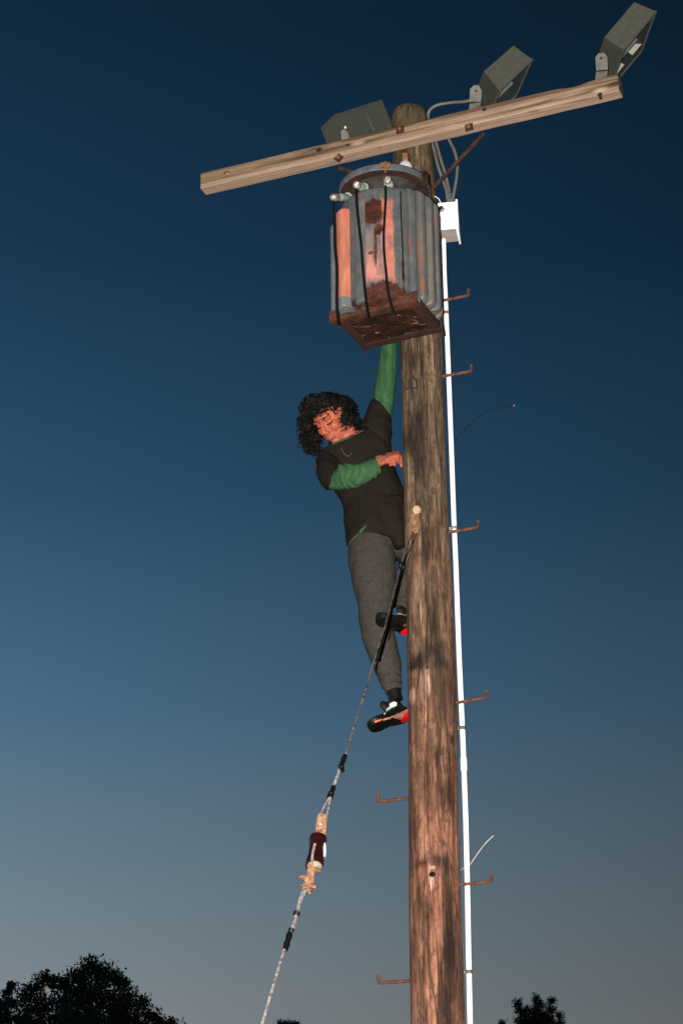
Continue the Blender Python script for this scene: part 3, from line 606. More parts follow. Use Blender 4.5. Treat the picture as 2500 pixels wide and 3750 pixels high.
# ------------------------------------------------------------------ conduit, box, cables
YC = YP + 0.0
CP = [(878, 1623.5), (1000, 1626), (1150, 1633), (1400, 1643), (1700, 1654), (1900, 1661), (2060, 1668), (2400, 1680), (2700, 1693.5), (3000, 1704.5), (3225, 1710), (3500, 1715), (3750, 1720.5)]
cpts = [P(x, y, YC) for y, x in CP]; last = cpts[-1]
cpts += [Vector((last.x+.01, YC, 1.5)), Vector((last.x+.015, YC, 0.6)), Vector((last.x+.015, YC, -0.1))]
cond = thing('conduit', Vector((last.x+.015, YC, 0)), 'white plastic conduit pipe running down the right side of the pole', 'conduit')
mb = MB(); mb.tube(cpts, .0125, 16); mb.build('pipe', M_PVC, cond)
def cat(y):
    for (ya, xa), (yb, xb) in zip(CP, CP[1:]):
        if ya <= y <= yb: return P(xa+(xb-xa)*(y-ya)/(yb-ya), y, YC)
mb = MB(); mb.tube([cat(2772), cat(2782), cat(2818), cat(2821)], [.0130, .0155, .0155, .0150], 16); mb.build('coupling', M_PVC, cond)
for y, mt in ((1147, M_STEEL), (1935, M_GALV), (2667, M_CABLE), (3560, M_CABLE)):
    c = cat(y); pc_, pr_ = pole_at(c.z); mb = MB(); mb.lathe([(.0150, -.009), (.0155, -.008), (.0155, .008), (.0150, .009)], c, None, 16)
    a, b = c + Vector((-.014, 0, 0)), Vector((pc_.x+pr_-.004, c.y, c.z)); mb.box((a+b)/2 + Vector((0, .004, 0)), ((a-b).length+.006, .004, .016)); mb.build('pipe_strap', mt, cond)
ja = radians(8); JX = Vector((cos(ja), -sin(ja), 0)); JY = Vector((sin(ja), cos(ja), 0)); JZ = Vector((0, 0, 1))
j0 = P(1605, 842, YC-.065); j1 = P(1670, 836, YC-.072); jt = P(1637, 742, YC-.068)
jw = (j1-j0).length; jh = jt.z - j0.z; jd = .125; jc = (j0+j1)/2 + JY*(jd/2) + JZ*(jh/2)
jb = thing('junction_box', jc - JZ*jh/2, 'white metal junction box on the right side of the pole top above the conduit', 'junction box')
mb = MB(); mb.box(jc, (jw, jd, jh), (JX, JY, JZ), .003); bb = mb.build('box_body', M_BOX, jb)
mb = MB(); mb.box(jc - JZ*(jh/2+.001), (jw-.004, jd-.004, .004), (JX, JY, JZ)); mb.build('shaded_underside', mat('shaded_box_grey', (.30, .26, .25), .8, 0, 30, .2), jb)  # thin grey sheet added to put shade on the box's underside
mb = MB(); mb.box(jc + JX*(jw/2+.006) + JY*.006, (.011, jd+.020, jh+.022), (JX, JY, JZ), .002); mb.build('cover', M_BOX, jb)
fp = P(1617, 768, YC-.068); fd = (-JY*.9 - JX*.35).normalized(); fs = fd.orthogonal().normalized(); mb = MB()
mb.lathe([(.013, -.004), (.0165, 0), (.0165, .014), (.0135, .016), (.0125, .016), (.0115, .004), (.002, .003)], fp, (fs, fd.cross(fs), fd), 18); fit = mb.build('cable_fitting', M_GALV, jb)
mb = MB(); mb.lathe([(.0112, .0162), (.003, .0165)], fp, (fs, fd.cross(fs), fd), 18); mb.build('fitting_bore', M_DARK, fit)
mb = MB(); mb.tube(smooth([P(x, y, YC-.05) for x, y in [(1570, 716), (1590, 719), (1605, 728), (1612, 742), (1614, 752)]]), .0022, 8); tag(mb.build('wire', mat('white_wire', (.75, .72, .6), .5)), 'thin white wire curving from the pole to the white junction box', 'wire')
def cable(pts, r, lab, name='cable'):
    # smooth the path
    V = [P(*p) for p in pts]; outp = []
    for i in range(len(V)-1):
        p0, p1, p2, p3 = V[max(i-1, 0)], V[i], V[i+1], V[min(i+2, len(V)-1)]
        for k in range(6):
            t = k/6; outp.append(.5*((2*p1) + (-p0+p2)*t + (2*p0-5*p1+4*p2-p3)*t*t + (-p0+3*p1-3*p2+p3)*t**3))
    outp.append(V[-1]); mb = MB(); mb.tube(outp, r, 10); o = mb.build(name, M_CABLE); tag(o, lab, 'cable', 'cables from the box up to the floodlights'); return o
Yk = YP - .02
cable([(1638, 745, YC), (1634, 700, YC), (1619, 655, YC), (1602, 605, YC-.01), (1590, 555, YC), (1575, 500, YC), (1566, 440, YC), (1572, 405, YC-.02), (1600, 385, YC-.03), (1650, 376, YC-.05), (1700, 372, YC-.10), (1722, 366, YC-.12)], .0085, 'grey cable from the white box close along the pole to the middle floodlight')
cable([(1648, 745, YC+.02), (1644, 700, YC+.02), (1630, 640, YC+.02), (1612, 580, YC+.02), (1598, 530, YC+.02), (1585, 490, YC+.03)], .0085, 'middle grey cable of the three rising from the white box behind the crossarm')
cable([(1654, 745, YC-.01), (1662, 700, YC-.01), (1671, 650, YC-.01), (1673, 600, YC-.01), (1664, 555, YC-.01), (1645, 515, YC), (1630, 480, YC)], .0085, 'outermost grey cable bowing out right between the white box and the crossarm')
# cable clamp hub on box top
mb = MB(); mb.tube([P(1644, 752, YC), P(1645, 734, YC)], .018, 10); mb.build('cable_hub', M_CABLE, jb)
# loose wires
mb = MB(); Vw = [(1625, 1655, YP+.02), (1665, 1612, YP), (1700, 1575, YP-.02), (1735, 1540, YP-.03), (1765, 1516, YP-.04), (1800, 1502, YP-.05), (1850, 1490, YP-.06), (1878, 1485, YP-.07)]
mb.tube(smooth([P(*q) for q in Vw]), .0018, 6); w1 = mb.build('wire', M_BLACK); tag(w1, 'thin dark wire curving out right of the conduit, ending in a small knob', 'wire')
mb = MB(); mb.ell(P(1881, 1485, YP-.07), .0055); mb.build('wire_end', M_STEEL, w1)
mb = MB(); mb.tube(smooth([P(*q) for q in [(1680, 3190, YP-.01), (1697, 3180, YP+.03), (1718, 3168, YP+.03), (1745, 3130, YP+.02), (1775, 3090, YP+.02), (1806, 3060, YP+.01)]]), .0028, 6); tag(mb.build('wire', mat('pale_wire', (.35, .33, .27), .5)), 'short stiff pale wire end sticking out right behind the lower conduit', 'wire')

# ------------------------------------------------------------------ guy wire with strain insulator
zA = P(1520, 1915, YP-.13).z
def guyY(y): # depth along the straight wire: from the pole towards the lens as it comes down
    t = (y-1915)/(3750-1915); return (YP-.13) - 1.25*t
def G(x, y, d=0): return P(x, y, guyY(y)+d)
guy = thing('guy_wire', P(1520, 1915, YP-.13), 'stranded steel guy wire slanting down left from the pole with a brown insulator', 'guy wire')
def twist(pts, r, name, m_=M_ROPE, n=5, pitch=0.05, parent=guy):
    mb = MB(); V = [Vector(p) for p in pts]; dense = []
    for a, b in zip(V, V[1:]):
        k = max(2, int((b-a).length/.008)); dense += [a.lerp(b, i/k) for i in range(k)]
    dense.append(V[-1]); s = 0
    for j in range(n):
        q = []; s = 0
        for i, p in enumerate(dense):
            t = (dense[min(i+1, len(dense)-1)]-dense[max(i-1, 0)]).normalized(); a = t.orthogonal().normalized(); a = (Vector((0,1,0)) - t*t.y).normalized(); b = t.cross(a)
            ph = 2*pi*(s/pitch + j/n); q.append(p + a*(r*.55*cos(ph)) + b*(r*.55*sin(ph))); s += .008
        mb.tube(q, r*.55, 5)
    return mb.build(name, m_, parent)
end = P(960, 3750, guyY(3750)); dirn = (end - G(1215, 2905)).normalized(); anchor = end + dirn*(end.z/-dirn.z)
twist([G(1470, 2062), G(1437, 2190), G(1405, 2310), G(1368, 2425)], .0032, 'strand', M_ROPE2)
twist([G(1368, 2425), G(1335, 2540), G(1300, 2650), G(1266, 2760)], .0048, 'strand', M_ROPE2)
twist([G(1474, 2060, .002), G(1441, 2190, .002), G(1409, 2310, .003), G(1375, 2420, .004)], .0058, 'sleeve', M_BLACK, 3, .3)  # black strand put beside the wire as its shadow on the trousers
twist([G(1266, 2760), G(1250, 2800), G(1222, 2880), G(1211, 2918)], .0065, 'strand')
for a, b, r in [((1264, 2765), (1248, 2808), .011), ((1249, 2806), (1251, 2822), .012), ((1222, 2880), (1214, 2902), .0105), ((1213, 2902), (1208, 2920), .013)]:
    mb = MB(); A_, B_ = G(*a), G(*b); mb.tube([A_.lerp(B_, k/5) for k in range(6)], [r*(.9+.25*((k*7) % 3)/2) for k in range(6)], 8); mb.build('tape_wrap', M_BLACK, guy)
# upper fork: two legs from the tape down to the clevis
twist([G(1208, 2918), G(1190, 2948), G(1174, 2980)], .0045, 'fork_leg', M_ROPE, 3, .04); twist([G(1212, 2918), G(1204, 2950), G(1197, 2985)], .0045, 'fork_leg', M_ROPE, 3, .04)
def plate(poly, y0, d0, th, name, m_, parent=guy):
    mb = MB(); Yk_ = guyY(y0)+d0; mb.prism([P(x, y, Yk_) for x, y in poly], Vector((0, th, 0))); o = mb.build(name, m_, parent, smooth=False)
    return o
cl = plate([(1164, 2982), (1172, 2978), (1199, 2983), (1195, 3030), (1190, 3072), (1152, 3068), (1157, 3020)], 3025, -.012, .022, 'clevis', M_BRONZE)
for x, y, rx in [(1180, 2996, .012), (1172, 3019, .013), (1169, 3042, .013), (1170, 3062, .020)]:
    mb = MB(); mb.ell(P(x, y, guyY(y)-.016), (rx, .008, .006)); mb.build('rivet', M_TERM if rx > .012 and y in (3019, 3062) else M_STEEL, cl)
# the brown glazed strain insulator: a waisted porcelain block
ia, ib = G(1165, 3066), G(1150, 3175); axd = (ib-ia).normalized(); axl = (ib-ia).length; sx = axd.cross(Vector((0,1,0))).normalized(); sy = axd.cross(sx)
mb = MB(); prof = [(.026, 0), (.037, .006), (.041, .018), (.040, .03), (.036, .045), (.036, axl*.5), (.037, axl-.045), (.041, axl-.03), (.042, axl-.018), (.038, axl-.004), (.026, axl)]
rings = []
for r, z in prof:
    ring = []
    for k in range(28):
        a = 2*pi*k/28; f = 1 - .16*max(0, cos(a*2+.3))**4*(1 if .02 < z < axl-.02 else .5); ring.append(ia + axd*z + sx*(r*f*cos(a)) + sy*(r*f*sin(a)))
    rings.append(ring)
mb.loft(rings); ins = mb.build('strain_insulator', M_BROWN, guy)
twist([G(1153, 3091, -.052), G(1146, 3120, -.055), G(1141, 3160, -.050), G(1140, 3175, -.045)], .006, 'fork_leg', M_ROPE, 3, .04)
mb = MB(); mb.ell(G(1189, 3112, -.02), (.006, .006, .032), (Vector((1,0,0)), Vector((0,1,0)), Vector((0,0,1)))); mb.build('fork_leg', M_PORC, guy)
mb = MB(); mb.lathe([(.031, 0), (.031, .010), (.022, .018), (.018, .028)], ib - axd*.010 + Vector((.002, -.004, 0)), (sx, sy, axd), 20); mb.build('insulator_neck', mat('grey_unglazed', (.26, .22, .17), .7), guy)
lc_ = plate([(1128, 3162), (1145, 3160), (1150, 3190), (1149, 3232), (1136, 3268), (1118, 3268), (1110, 3250), (1118, 3215), (1126, 3185)], 3215, -.030, .020, 'lower_clevis', M_BRONZE)
def hexbolt(x, y, r_, ln, dx, dy):
    c = P(x, y, guyY(y)-.030); d = (CR*dx + CU*dy + TOW*.45).normalized(); a = d.orthogonal().normalized(); b = d.cross(a); mb = MB()
    mb.lathe([(r_, 0), (r_, ln*.35), (r_*.62, ln*.36), (r_*.62, ln), (r_*.5, ln*1.02)], c, (a, b, d), 6); mb.build('clevis_bolt', M_BRONZE, lc_, smooth=False)
TOW = -FW
for a in [(1153, 3185, .013, .028, .9, -.1), (1116, 3212, .011, .026, -.95, .1), (1120, 3236, .010, .024, -.9, -.3), (1136, 3243, .013, .026, .9, -.2), (1128, 3258, .009, .02, .4, -.8)]: hexbolt(*a)
twist([G(1122, 3250), G(1108, 3285), G(1092, 3330), G(1086, 3352)], .0055, 'strand', M_ROPE, 4, .05); twist([G(1113, 3250, -.01), G(1100, 3285, -.01), G(1087, 3335, -.005), G(1084, 3350)], .0045, 'strand', M_ROPE, 4, .05)
twist([G(1086, 3350), G(1078, 3385), G(1066, 3412), G(1040, 3480)], .0065, 'strand', M_ROPE, 4, .05)
twist([G(1082, 3348), G(1074, 3385), G(1062, 3412)], .0045, 'strand', M_ROPE, 4, .05)
twist([G(1040, 3480), G(1013, 3570), G(960, 3750), end+dirn*1.0, anchor], .0058, 'strand', M_ROPE, 5, .05)
for a, b, r in [((1088, 3340), (1083, 3352), .013), ((1068, 3402), (1064, 3412), .011), ((1062, 3416), (1044, 3478), .0125)]:
    mb = MB(); A_, B_ = G(*a), G(*b); mb.tube([A_.lerp(B_, k/6) for k in range(7)], [r*(.85+.3*((k*5) % 3)/2) for k in range(7)], 8); mb.build('tape_wrap', M_BLACK, guy)
# attachment on the pole: eye plate with a round head
def pf(x, y, out=.0):
    q = P(x, y, YP-.1); c, r = pole_at(q.z); dx = q.x-c.x; yy = c.y - sqrt(max(0, r*r-dx*dx)) - out; return P(x, y, yy)
mb = MB(); q = pf(1527, 1868, .004); hd_ = (TOW + Vector((-.25, 0, .1))).normalized(); ha_ = hd_.orthogonal().normalized(); mb.lathe([(.021, -.01), (.0225, .0), (.0225, .014), (.019, .022), (.010, .026)], q, (ha_, hd_.cross(ha_), hd_), 24); mb.build('attachment_head', mat('pale_cast_head', (.42, .30, .17), .7, 0, 90, .5, .6), guy)
mb = MB(); mb.prism([pf(x, y, .006) for x, y in [(1512, 1885), (1532, 1888), (1536, 1912), (1529, 1952), (1520, 1958), (1508, 1950), (1500, 1930), (1507, 1905)]], Vector((0, -.014, 0))); ep = mb.build('eye_plate', M_BRONZE, guy, smooth=False)
for x, y in ((1528, 1897), (1518, 1935), (1530, 1915)):
    mb = MB(); mb.ell(pf(x, y, .024), (.009, .006, .009)); mb.build('rivet', M_STEEL, ep)
twist([pf(1509, 1950, .02), G(1490, 1998, -.005), G(1478, 2035), G(1470, 2062)], .0030, 'fork_leg', M_ROPE2, 3, .04)
twist([pf(1518, 1955, .02), pf(1500, 2010, .015), P(1478, 2055, YP-.15), G(1472, 2066)], .003, 'fork_leg', M_BLACK, 3, .04)
twist([pf(1526, 1950, .012), pf(1518, 1975, .008), pf(1505, 2010, .008), pf(1496, 2060, .01), pf(1488, 2096, .01)], .0028, 'loose_tail', M_BLACK, 2, .04)
mb = MB(); mb.ell(G(1466, 2068), (.013, .012, .016)); mb.ell(G(1461, 2084), (.010, .010, .012)); mb.build('tape_wrap', M_BLACK, guy)

# ------------------------------------------------------------------ the climber
SK = mat('skin', (0.3116, 0.0886, 0.0492), 0.55, 0, 22, 0.25, spec=0.22, col2=(0.1927, 0.0394, 0.0246))
M_TEE = mat('dark_brown_cotton', (0.0125, 0.0100, 0.0082), 0.95, 0, 300, 0.4, 0.2, 500, spec=0.05)
M_GREEN = mat('green_knit', (0.0306, 0.0714, 0.0323), 0.95, 0, 40, 0.5, 0.3, 90, (1, 1, .2), spec=0.05, col2=(0.0136, 0.0442, 0.0187))
M_PANT = mat('dark_grey_fleece', (0.037, 0.0335, 0.029), 0.95, 0, 60, 0.3, 0.25, 400, spec=0.05)
M_HAIR = mat('black_hair', (0.0030, 0.0025, 0.0022), 0.6, 0, 100, 0.3, spec=0.12)
M_SHOE = mat('black_mesh_upper', (0.006, 0.006, 0.005), 0.6, 0, 60, 0.5, 0.4, 200, spec=0.2)
M_SOLE = mat('black_outsole', (0.004, 0.0045, 0.0035), 0.5, 0, 40, 0.3, spec=0.2)
M_MID = mat('tan_midsole', (0.40, 0.20, 0.115), 0.6, 0, 50, 0.1)
M_RED = mat('red_heel', (0.80, 0.006, 0.012), 0.35, 0, 50, 0.05, spec=0.5)
M_RFL = mat('reflective_stripe', (0.95, 0.95, 0.95), 0.25, 0, 50, 0.02, spec=0.8)
YB = YP + 0.17
person = thing('person', P(1430, 2640, YP+.08), 'climber hanging beside the pole in dark tee, green sleeves and grey trousers', 'person')
TOW = -FW
def ring(L, Rr, dp, YL=None, YR=None, n=28, sq=2.3):
    a, b = P(L[0], L[1], YL or YB), P(Rr[0], Rr[1], YR or YL or YB); c = (a+b)/2; u = (b-a)/2
    dvec = Vector((0, 1, 0)); dvec = (dvec - u.normalized()*dvec.dot(u.normalized())).normalized()*dp; out_ = []
    for k in range(n):
        t = 2*pi*k/n; ct, st = cos(t), sin(t); out_.append(c + u*(math.copysign(abs(ct)**(2/sq), ct)) + dvec*(math.copysign(abs(st)**(2/sq), st)))
    return out_
def cring(x, y, Y, hx, hy, tx, ty, hd, n=20):   # centre, half width in px across the limb direction (tx,ty)
    l = sqrt(tx*tx+ty*ty); nx, ny = -ty/l, tx/l
    return ring((x-nx*hx, y-ny*hx), (x+nx*hx, y+ny*hx), hd, Y, Y, n, 2.05)
def limb(mbx, pts, n=20):
    R_ = []
    for i, (x, y, Y, hw, hd) in enumerate(pts):
        a = pts[max(i-1, 0)]; b = pts[min(i+1, len(pts)-1)]; R_.append(cring(x, y, Y, hw, hw, b[0]-a[0], b[1]-a[1], hd, n))
    mbx.loft(R_)
def shrink(r, k): c = sum(r, Vector())/len(r); return [c + (p-c)*k for p in r]
TOR = [((1270, 1998), (1480, 2000), .12), ((1263, 1940), (1484, 1930), .125), ((1259, 1870), (1484, 1855), .12), ((1243, 1822), (1482, 1800), .12), ((1216, 1775), (1457, 1745), .12), ((1182, 1722), (1438, 1688), .12),
       ((1165, 1690), (1433, 1645), .12), ((1168, 1668), (1431, 1602), .112), ((1194, 1664), (1428, 1568), .095), ((1232, 1668), (1400, 1560), .072), ((1262, 1672), (1352, 1600), .05)]
# body (skin): one continuous mesh
body = MB(); body.loft([shrink(ring(a, b, d), .80 if i_ else .70) for i_, (a, b, d) in enumerate(TOR)])
LEG1 = [(1366, 1925, YB, 80, .100), (1364, 1990, YB, 88, .115), (1362, 2060, YB-.01, 86, .115), (1370, 2120, YB-.02, 82, .11), (1372, 2200, YB-.03, 68, .09), (1372, 2260, YB-.03, 62, .085), (1381, 2320, YB-.03, 62, .085), (1400, 2380, YB-.02, 58, .08), (1418, 2435, YB-.01, 52, .07), (1430, 2490, YB-.01, 43, .055), (1442, 2533, YB-.01, 34, .045)]
LEG2 = [(1430, 1925, YB+.0, 50, .10), (1462, 1985, YB+.01, 44, .10), (1520, 2040, YB+.01, 50, .10), (1532, 2085, YB-.0, 52, .09), (1516, 2120, YB+.0, 54, .08), (1496, 2160, YB, 52, .07), (1484, 2200, YB-.02, 46, .055), (1472, 2228, YB-.05, 34, .045)]
limb(body, [(x, y, Y, h*.6, d*.6) for x, y, Y, h, d in LEG1]); limb(body, [(x, y, Y, h*.6, d*.6) for x, y, Y, h, d in LEG2])
limb(body, [(1200, 1668, YB-.02, 36, .05), (1210, 1715, YB-.09, 28, .040), (1240, 1745, YB-.16, 26, .036), (1280, 1746, YB-.20, 28, .040), (1335, 1726, YB-.22, 27, .038), (1372, 1703, YB-.225, 19, .026), (1390, 1691, YB-.225, 16, .020), (1408, 1682, YB-.222, 17, .019)])
ARM2 = [(1392, 1545, YB-.0, 44, .06), (1403, 1480, YB-.02, 42, .055), (1412, 1400, YB-.03, 36, .05), (1421, 1320, YB-.04, 32, .045), (1427, 1250, YB-.06, 29, .04), (1428, 1215, YB-.09, 24, .030)]
limb(body, [(x, y, Y, h*.66, d*.66) for x, y, Y, h, d in ARM2])
# hand on the platform edge (hidden behind the platform)
hx = P(1428, 1188, YB-.13); body.ell(hx, (.040, .020, .045))
for i in range(4):
    b_ = hx + Vector((-.030+.02*i, -.01, .035)); body.tube([b_, b_ + Vector((0, -.012, .035)), b_ + Vector((0, -.04, .05)), b_ + Vector((0, -.06, .035))], [.009, .009, .0085, .007], 8)
body.tube([hx + Vector((-.03, -.01, -.01)), hx + Vector((-.055, -.03, .02)), hx + Vector((-.058, -.055, .04))], [.012, .0105, .009], 8)
# fist round the step
s_loc, s_a = STEP_POS[8]; sd = Vector((cos(s_a), sin(s_a), 0))
def cvec(dx, dy, dz): return CR*dx + CU*dy + TOW*dz
hc = P(1436, 1670, YB-.215)
pxm = 1/728.0
body.ell(P(1430, 1673, YB-.20), (.042, .022, .024), (cvec(.97, .16, 0).normalized(), cvec(0, 0, 1), cvec(-.16, .97, 0).normalized()), 20, 12)
for i, (x, y0, y1, r) in enumerate([(1413, 1675, 1700, .0080), (1428, 1670, 1707, .0088), (1443, 1665, 1707, .0090), (1457, 1663, 1698, .0084)]):
    k = [P(x-1, y0-9, YB-.205), P(x, y0-3, YB-.228), P(x+.5, y0+6, YB-.250), P(x+1, (y0+y1)/2+6, YB-.252), P(x+1, y1-4, YB-.240), P(x+1, y1-3, YB-.220)]
    body.tube(k, [r*1.05, r*1.1, r*1.08, r, r*.95, r*.8], 10)
body.tube([P(1440, 1662, YB-.195), P(1456, 1662, YB-.20), P(1465, 1676, YB-.205), P(1467, 1690, YB-.205), P(1469, 1710, YB-.205)], [.014, .013, .0105, .009, .0075], 10)
# neck and head
HC = P(1217, 1537, YB-.045)       # centre of the head
Fh = (CR*-.471 + CU*-.420 + TOW*.775).normalized(); Uh = (CR*-.491 + CU*.855 + TOW*.166); Uh = (Uh - Fh*Uh.dot(Fh)).normalized(); Rh = (CR*.733 + CU*.302 + TOW*.609); Rh = (Rh - Fh*Rh.dot(Fh) - Uh*Rh.dot(Uh)).normalized()
HS = 1.05
def hp(x, y, z): return HC + (Rh*x + Fh*y + Uh*z)*HS
HA = (Rh, Fh, Uh)
def he(c, r, mbx=None, nu=24, nv=16): (mbx or body).ell(hp(*c), tuple(k*HS for k in r), HA, nu, nv)
he((0, -.012, .032), (.074, .096, .086)); he((0, .030, -.018), (.062, .060, .072)); he((0, .036, -.055), (.050, .046, .045)); he((0, .060, -.092), (.021, .021, .018)); he((0, .052, -.055), (.038, .036, .03))
for s in (-1, 1):
    he((.036*s, .055, -.018), (.027, .028, .030)); he((.030*s, .076, .031), (.026, .013, .011)); he((.030*s, .067, .010), (.0165, .017, .012)); he((.074*s, -.002, -.005), (.009, .020, .032)); he((.011*s, .096, -.030), (.0085, .011, .008))
    he((.045*s, .025, -.055), (.022, .035, .03))
he((0, .072, .045), (.045, .020, .028))
body.tube([hp(0, .082, .026), hp(0, .095, .005), hp(0, .106, -.018)], [.009*HS, .010*HS, .0115*HS], 10); he((0, .106, -.024), (.0125, .012, .0115))
he((0, .086, -.052), (.023, .011, .0062)); he((0, .084, -.062), (.020, .011, .0066)); he((0, .078, -.057), (.028, .014, .016))
body.tube([hp(0.0, -.01, -.05), P(1252, 1572, YB-.045), P(1272, 1590, YB-.038), P(1298, 1622, YB-.02)], [.052, .054, .058, .066], 18)
bo = body.build('body', SK, person); remesh(bo, .0036, 3, .5)
def child(mbx, name, m_, par=None): return mbx.build(name, m_, par or bo)
for s in (-1, 1):
    mb = MB(); mb.tube([hp(.016*s, .090, .033), hp(.028*s, .091, .038), hp(.042*s, .080, .037), hp(.052*s, .066, .030)], [.0028, .0042, .0038, .002], 6); child(mb, 'eyebrow', M_HAIR)
    mb = MB(); mb.tube([hp(.016*s, .080, .004), hp(.024*s, .0850, .0015), hp(.033*s, .0845, .000), hp(.043*s, .077, .003), hp(.049*s, .068, .006)], [.0018, .0032, .0038, .0034, .0016], 6); child(mb, 'eyelashes', M_HAIR)
mb = MB(); mb.tube([hp(-.022, .0865, -.056), hp(-.012, .0955, -.0535), hp(0, .0985, -.0545), hp(.012, .0955, -.0535), hp(.022, .0865, -.056)], [.0014, .0036, .0038, .0036, .0014], 8)
mb.tube([hp(-.018, .0875, -.0615), hp(0, .0955, -.0645), hp(.018, .0875, -.0615)], [.002, .0045, .002], 8); child(mb, 'lips', mat('lips', (.36, .060, .045), .5, 0, 60, .1, spec=.4))
# hair: a dense dark mass with curls hanging out of it
HX = (CR, CU, TOW)
def hz(x, y, dY): return P(x, y, YB-.045+dY)
LOB = [(1126, 1556, -.05, 20, 34, .045), (1190, 1478, -.03, 60, 44, .10), (1160, 1492, -.02, 40, 40, .09), (1205, 1497, .035, 84, 66, .10), (1150, 1490, .02, 48, 52, .09), (1255, 1500, .03, 52, 56, .09), (1282, 1545, .02, 36, 48, .07), (1205, 1530, .065, 90, 78, .075), (1130, 1560, .03, 30, 60, .05), (1148, 1612, .03, 27, 36, .04), (1175, 1470, -.06, 40, 26, .05), (1215, 1480, -.06, 42, 28, .05), (1262, 1530, -.03, 26, 46, .05), (1290, 1568, .0, 24, 24, .04), (1123, 1530, -.0, 26, 36, .05)]
hm = MB()
for x, y, dY, rx, ry, rz in LOB: hm.ell(hz(x, y, dY), (rx/725*.92, ry/725*.92, rz*.9), HX, 20, 14)
ho = hm.build('hair', M_HAIR, bo); remesh(ho, .006, 3, .5, lambda p: .010*noise.noise(p*55) + .006*noise.noise(p*120))
cm_ = MB()
rnd = random.Random(3)
facec = hp(0, .07, -.02)
def curl(st, dr, L, rad, turns, wr, nseg=14):
    dr = dr.normalized(); a = dr.orthogonal().normalized(); b = dr.cross(a); ph = rnd.uniform(0, 6.28); pts = []
    for i in range(nseg+1):
        t = i/nseg; g_ = dr*(1-t*.5) + Vector((0, 0, -1))*(t*.7); p = st + g_*(L*t) + a*(rad*cos(ph+turns*6.28*t)) + b*(rad*sin(ph+turns*6.28*t)); pts.append(p)
    cm_.tube(pts, [wr*(1-.6*abs(2*i/nseg-1)**3) for i in range(nseg+1)], 4)
cnt = 0; tries = 0
while cnt < 1500 and tries < 20000:
    tries += 1
    x, y, dY, rx, ry, rz = rnd.choice(LOB); v = Vector((rnd.gauss(0, 1), rnd.gauss(0, 1), rnd.gauss(0, 1))).normalized()
    p = hz(x, y, dY) + CR*(v.x*rx/725*.97) + CU*(v.y*ry/725*.97) + TOW*(v.z*rz*.95)
    if v.z < -.5: continue
    # keep the face clear
    q = p - EYE; zc = q.dot(FW); sx_ = 1250 + FPX*q.dot(CR)/zc; sy_ = 1875 - FPX*q.dot(CU)/zc
    l1 = p - HC; fx, fy, fz = l1.dot(Rh)/HS, l1.dot(Fh)/HS, l1.dot(Uh)/HS
    if fy > .015 and -.080 < fx < .064 and fz < .058: continue
    o_ = (CR*v.x + CU*v.y + TOW*v.z); dr = o_*.35 + Vector((0, 0, -1))*.8 + CR*(.25*v.x)
    curl(p, dr, rnd.uniform(.02, .045), rnd.uniform(.004, .009), rnd.uniform(1.0, 2.2), rnd.uniform(.0016, .0032)); cnt += 1
# fringe falling over the forehead, and loose tips round the outline
for i in range(46):
    fx = rnd.uniform(-.075, .06); p = hp(fx, .088 - abs(fx)*.40 + rnd.uniform(-.004, .008), rnd.uniform(.074, .098)); curl(p, -Uh*.6 + Fh*.1 + Rh*rnd.uniform(-.6, .6), rnd.uniform(.016, .030) if rnd.random() < .9 else .045, rnd.uniform(.004, .008), rnd.uniform(1, 1.8), rnd.uniform(.0014, .0026))
for i in range(220):
    p = hz(rnd.gauss(1140, 18), rnd.uniform(1560, 1635), rnd.uniform(-.03, .04)); curl(p, Vector((rnd.uniform(-.4, .5), 0, -1)), rnd.uniform(.02, .05), rnd.uniform(.005, .010), rnd.uniform(1, 2.2), rnd.uniform(.0018, .003))
child(cm_, 'curls', M_HAIR, ho)
# T-shirt
def arch(rg, amt):      # lift the hem over the thigh
    o_ = []
    for p in rg:
        d = p - EYE; x = 1250 + FPX*d.dot(CR)/d.dot(FW); o_.append(p + CU*(amt*math.exp(-((x-1352)/42)**2)))
    return o_
TEE = [ring(a, b, d) for a, b, d in TOR]; TEE[0] = arch(TEE[0], .085); TEE[1] = arch(TEE[1], .05); TEE[2] = arch(TEE[2], .02)
tee = MB(); tee.loft(TEE)
limb(tee, [(1214, 1668, YB-.01, 46, .065), (1206, 1690, YB-.04, 50, .075), (1205, 1725, YB-.09, 49, .075), (1216, 1757, YB-.13, 45, .065), (1225, 1771, YB-.15, 40, .055)])
tee.loft([ring((1310, 1570), (1432, 1640), .10), ring((1335, 1530), (1433, 1590), .088), ring((1350, 1490), (1435, 1558), .072), ring((1363, 1462), (1434, 1537), .064)])
tee.loft([ring((1325, 1870), (1490, 1840), .125), ring((1350, 1915), (1492, 1905), .137), ring((1408, 1968), (1492, 1965), .134), ring((1443, 2028), (1490, 2028), .115)])
def folds(p):
    return .006*noise.noise(Vector((p.x*8 + p.z*5, p.y*9, p.z*13 - p.x*6))) + .0042*noise.noise(Vector((p.x*24, p.y*20, p.z*22 + p.x*14)))
to = child(tee, 't_shirt', M_TEE); remesh(to, .006, 5, .5, folds); tee_o = to
# hem creases, necklace
mb = MB(); mb.tube([P(x, y, YB-.128) for x, y in [(1248, 1640), (1256, 1656), (1266, 1668), (1274, 1671), (1282, 1666), (1288, 1655)]], .0011, 6); child(mb, 'necklace', M_CABLE)
mb = MB(); mb.tube([P(x, y, YB-Z_) for x, y, Z_ in [(1328, 1576, .085), (1306, 1590, .105), (1285, 1600, .112), (1266, 1607, .114), (1250, 1613, .114), (1232, 1620, .108), (1216, 1627, .095)]], .005, 8); child(mb, 'collar', mat('dark_green_rib', (.03, .045, .022), .95))
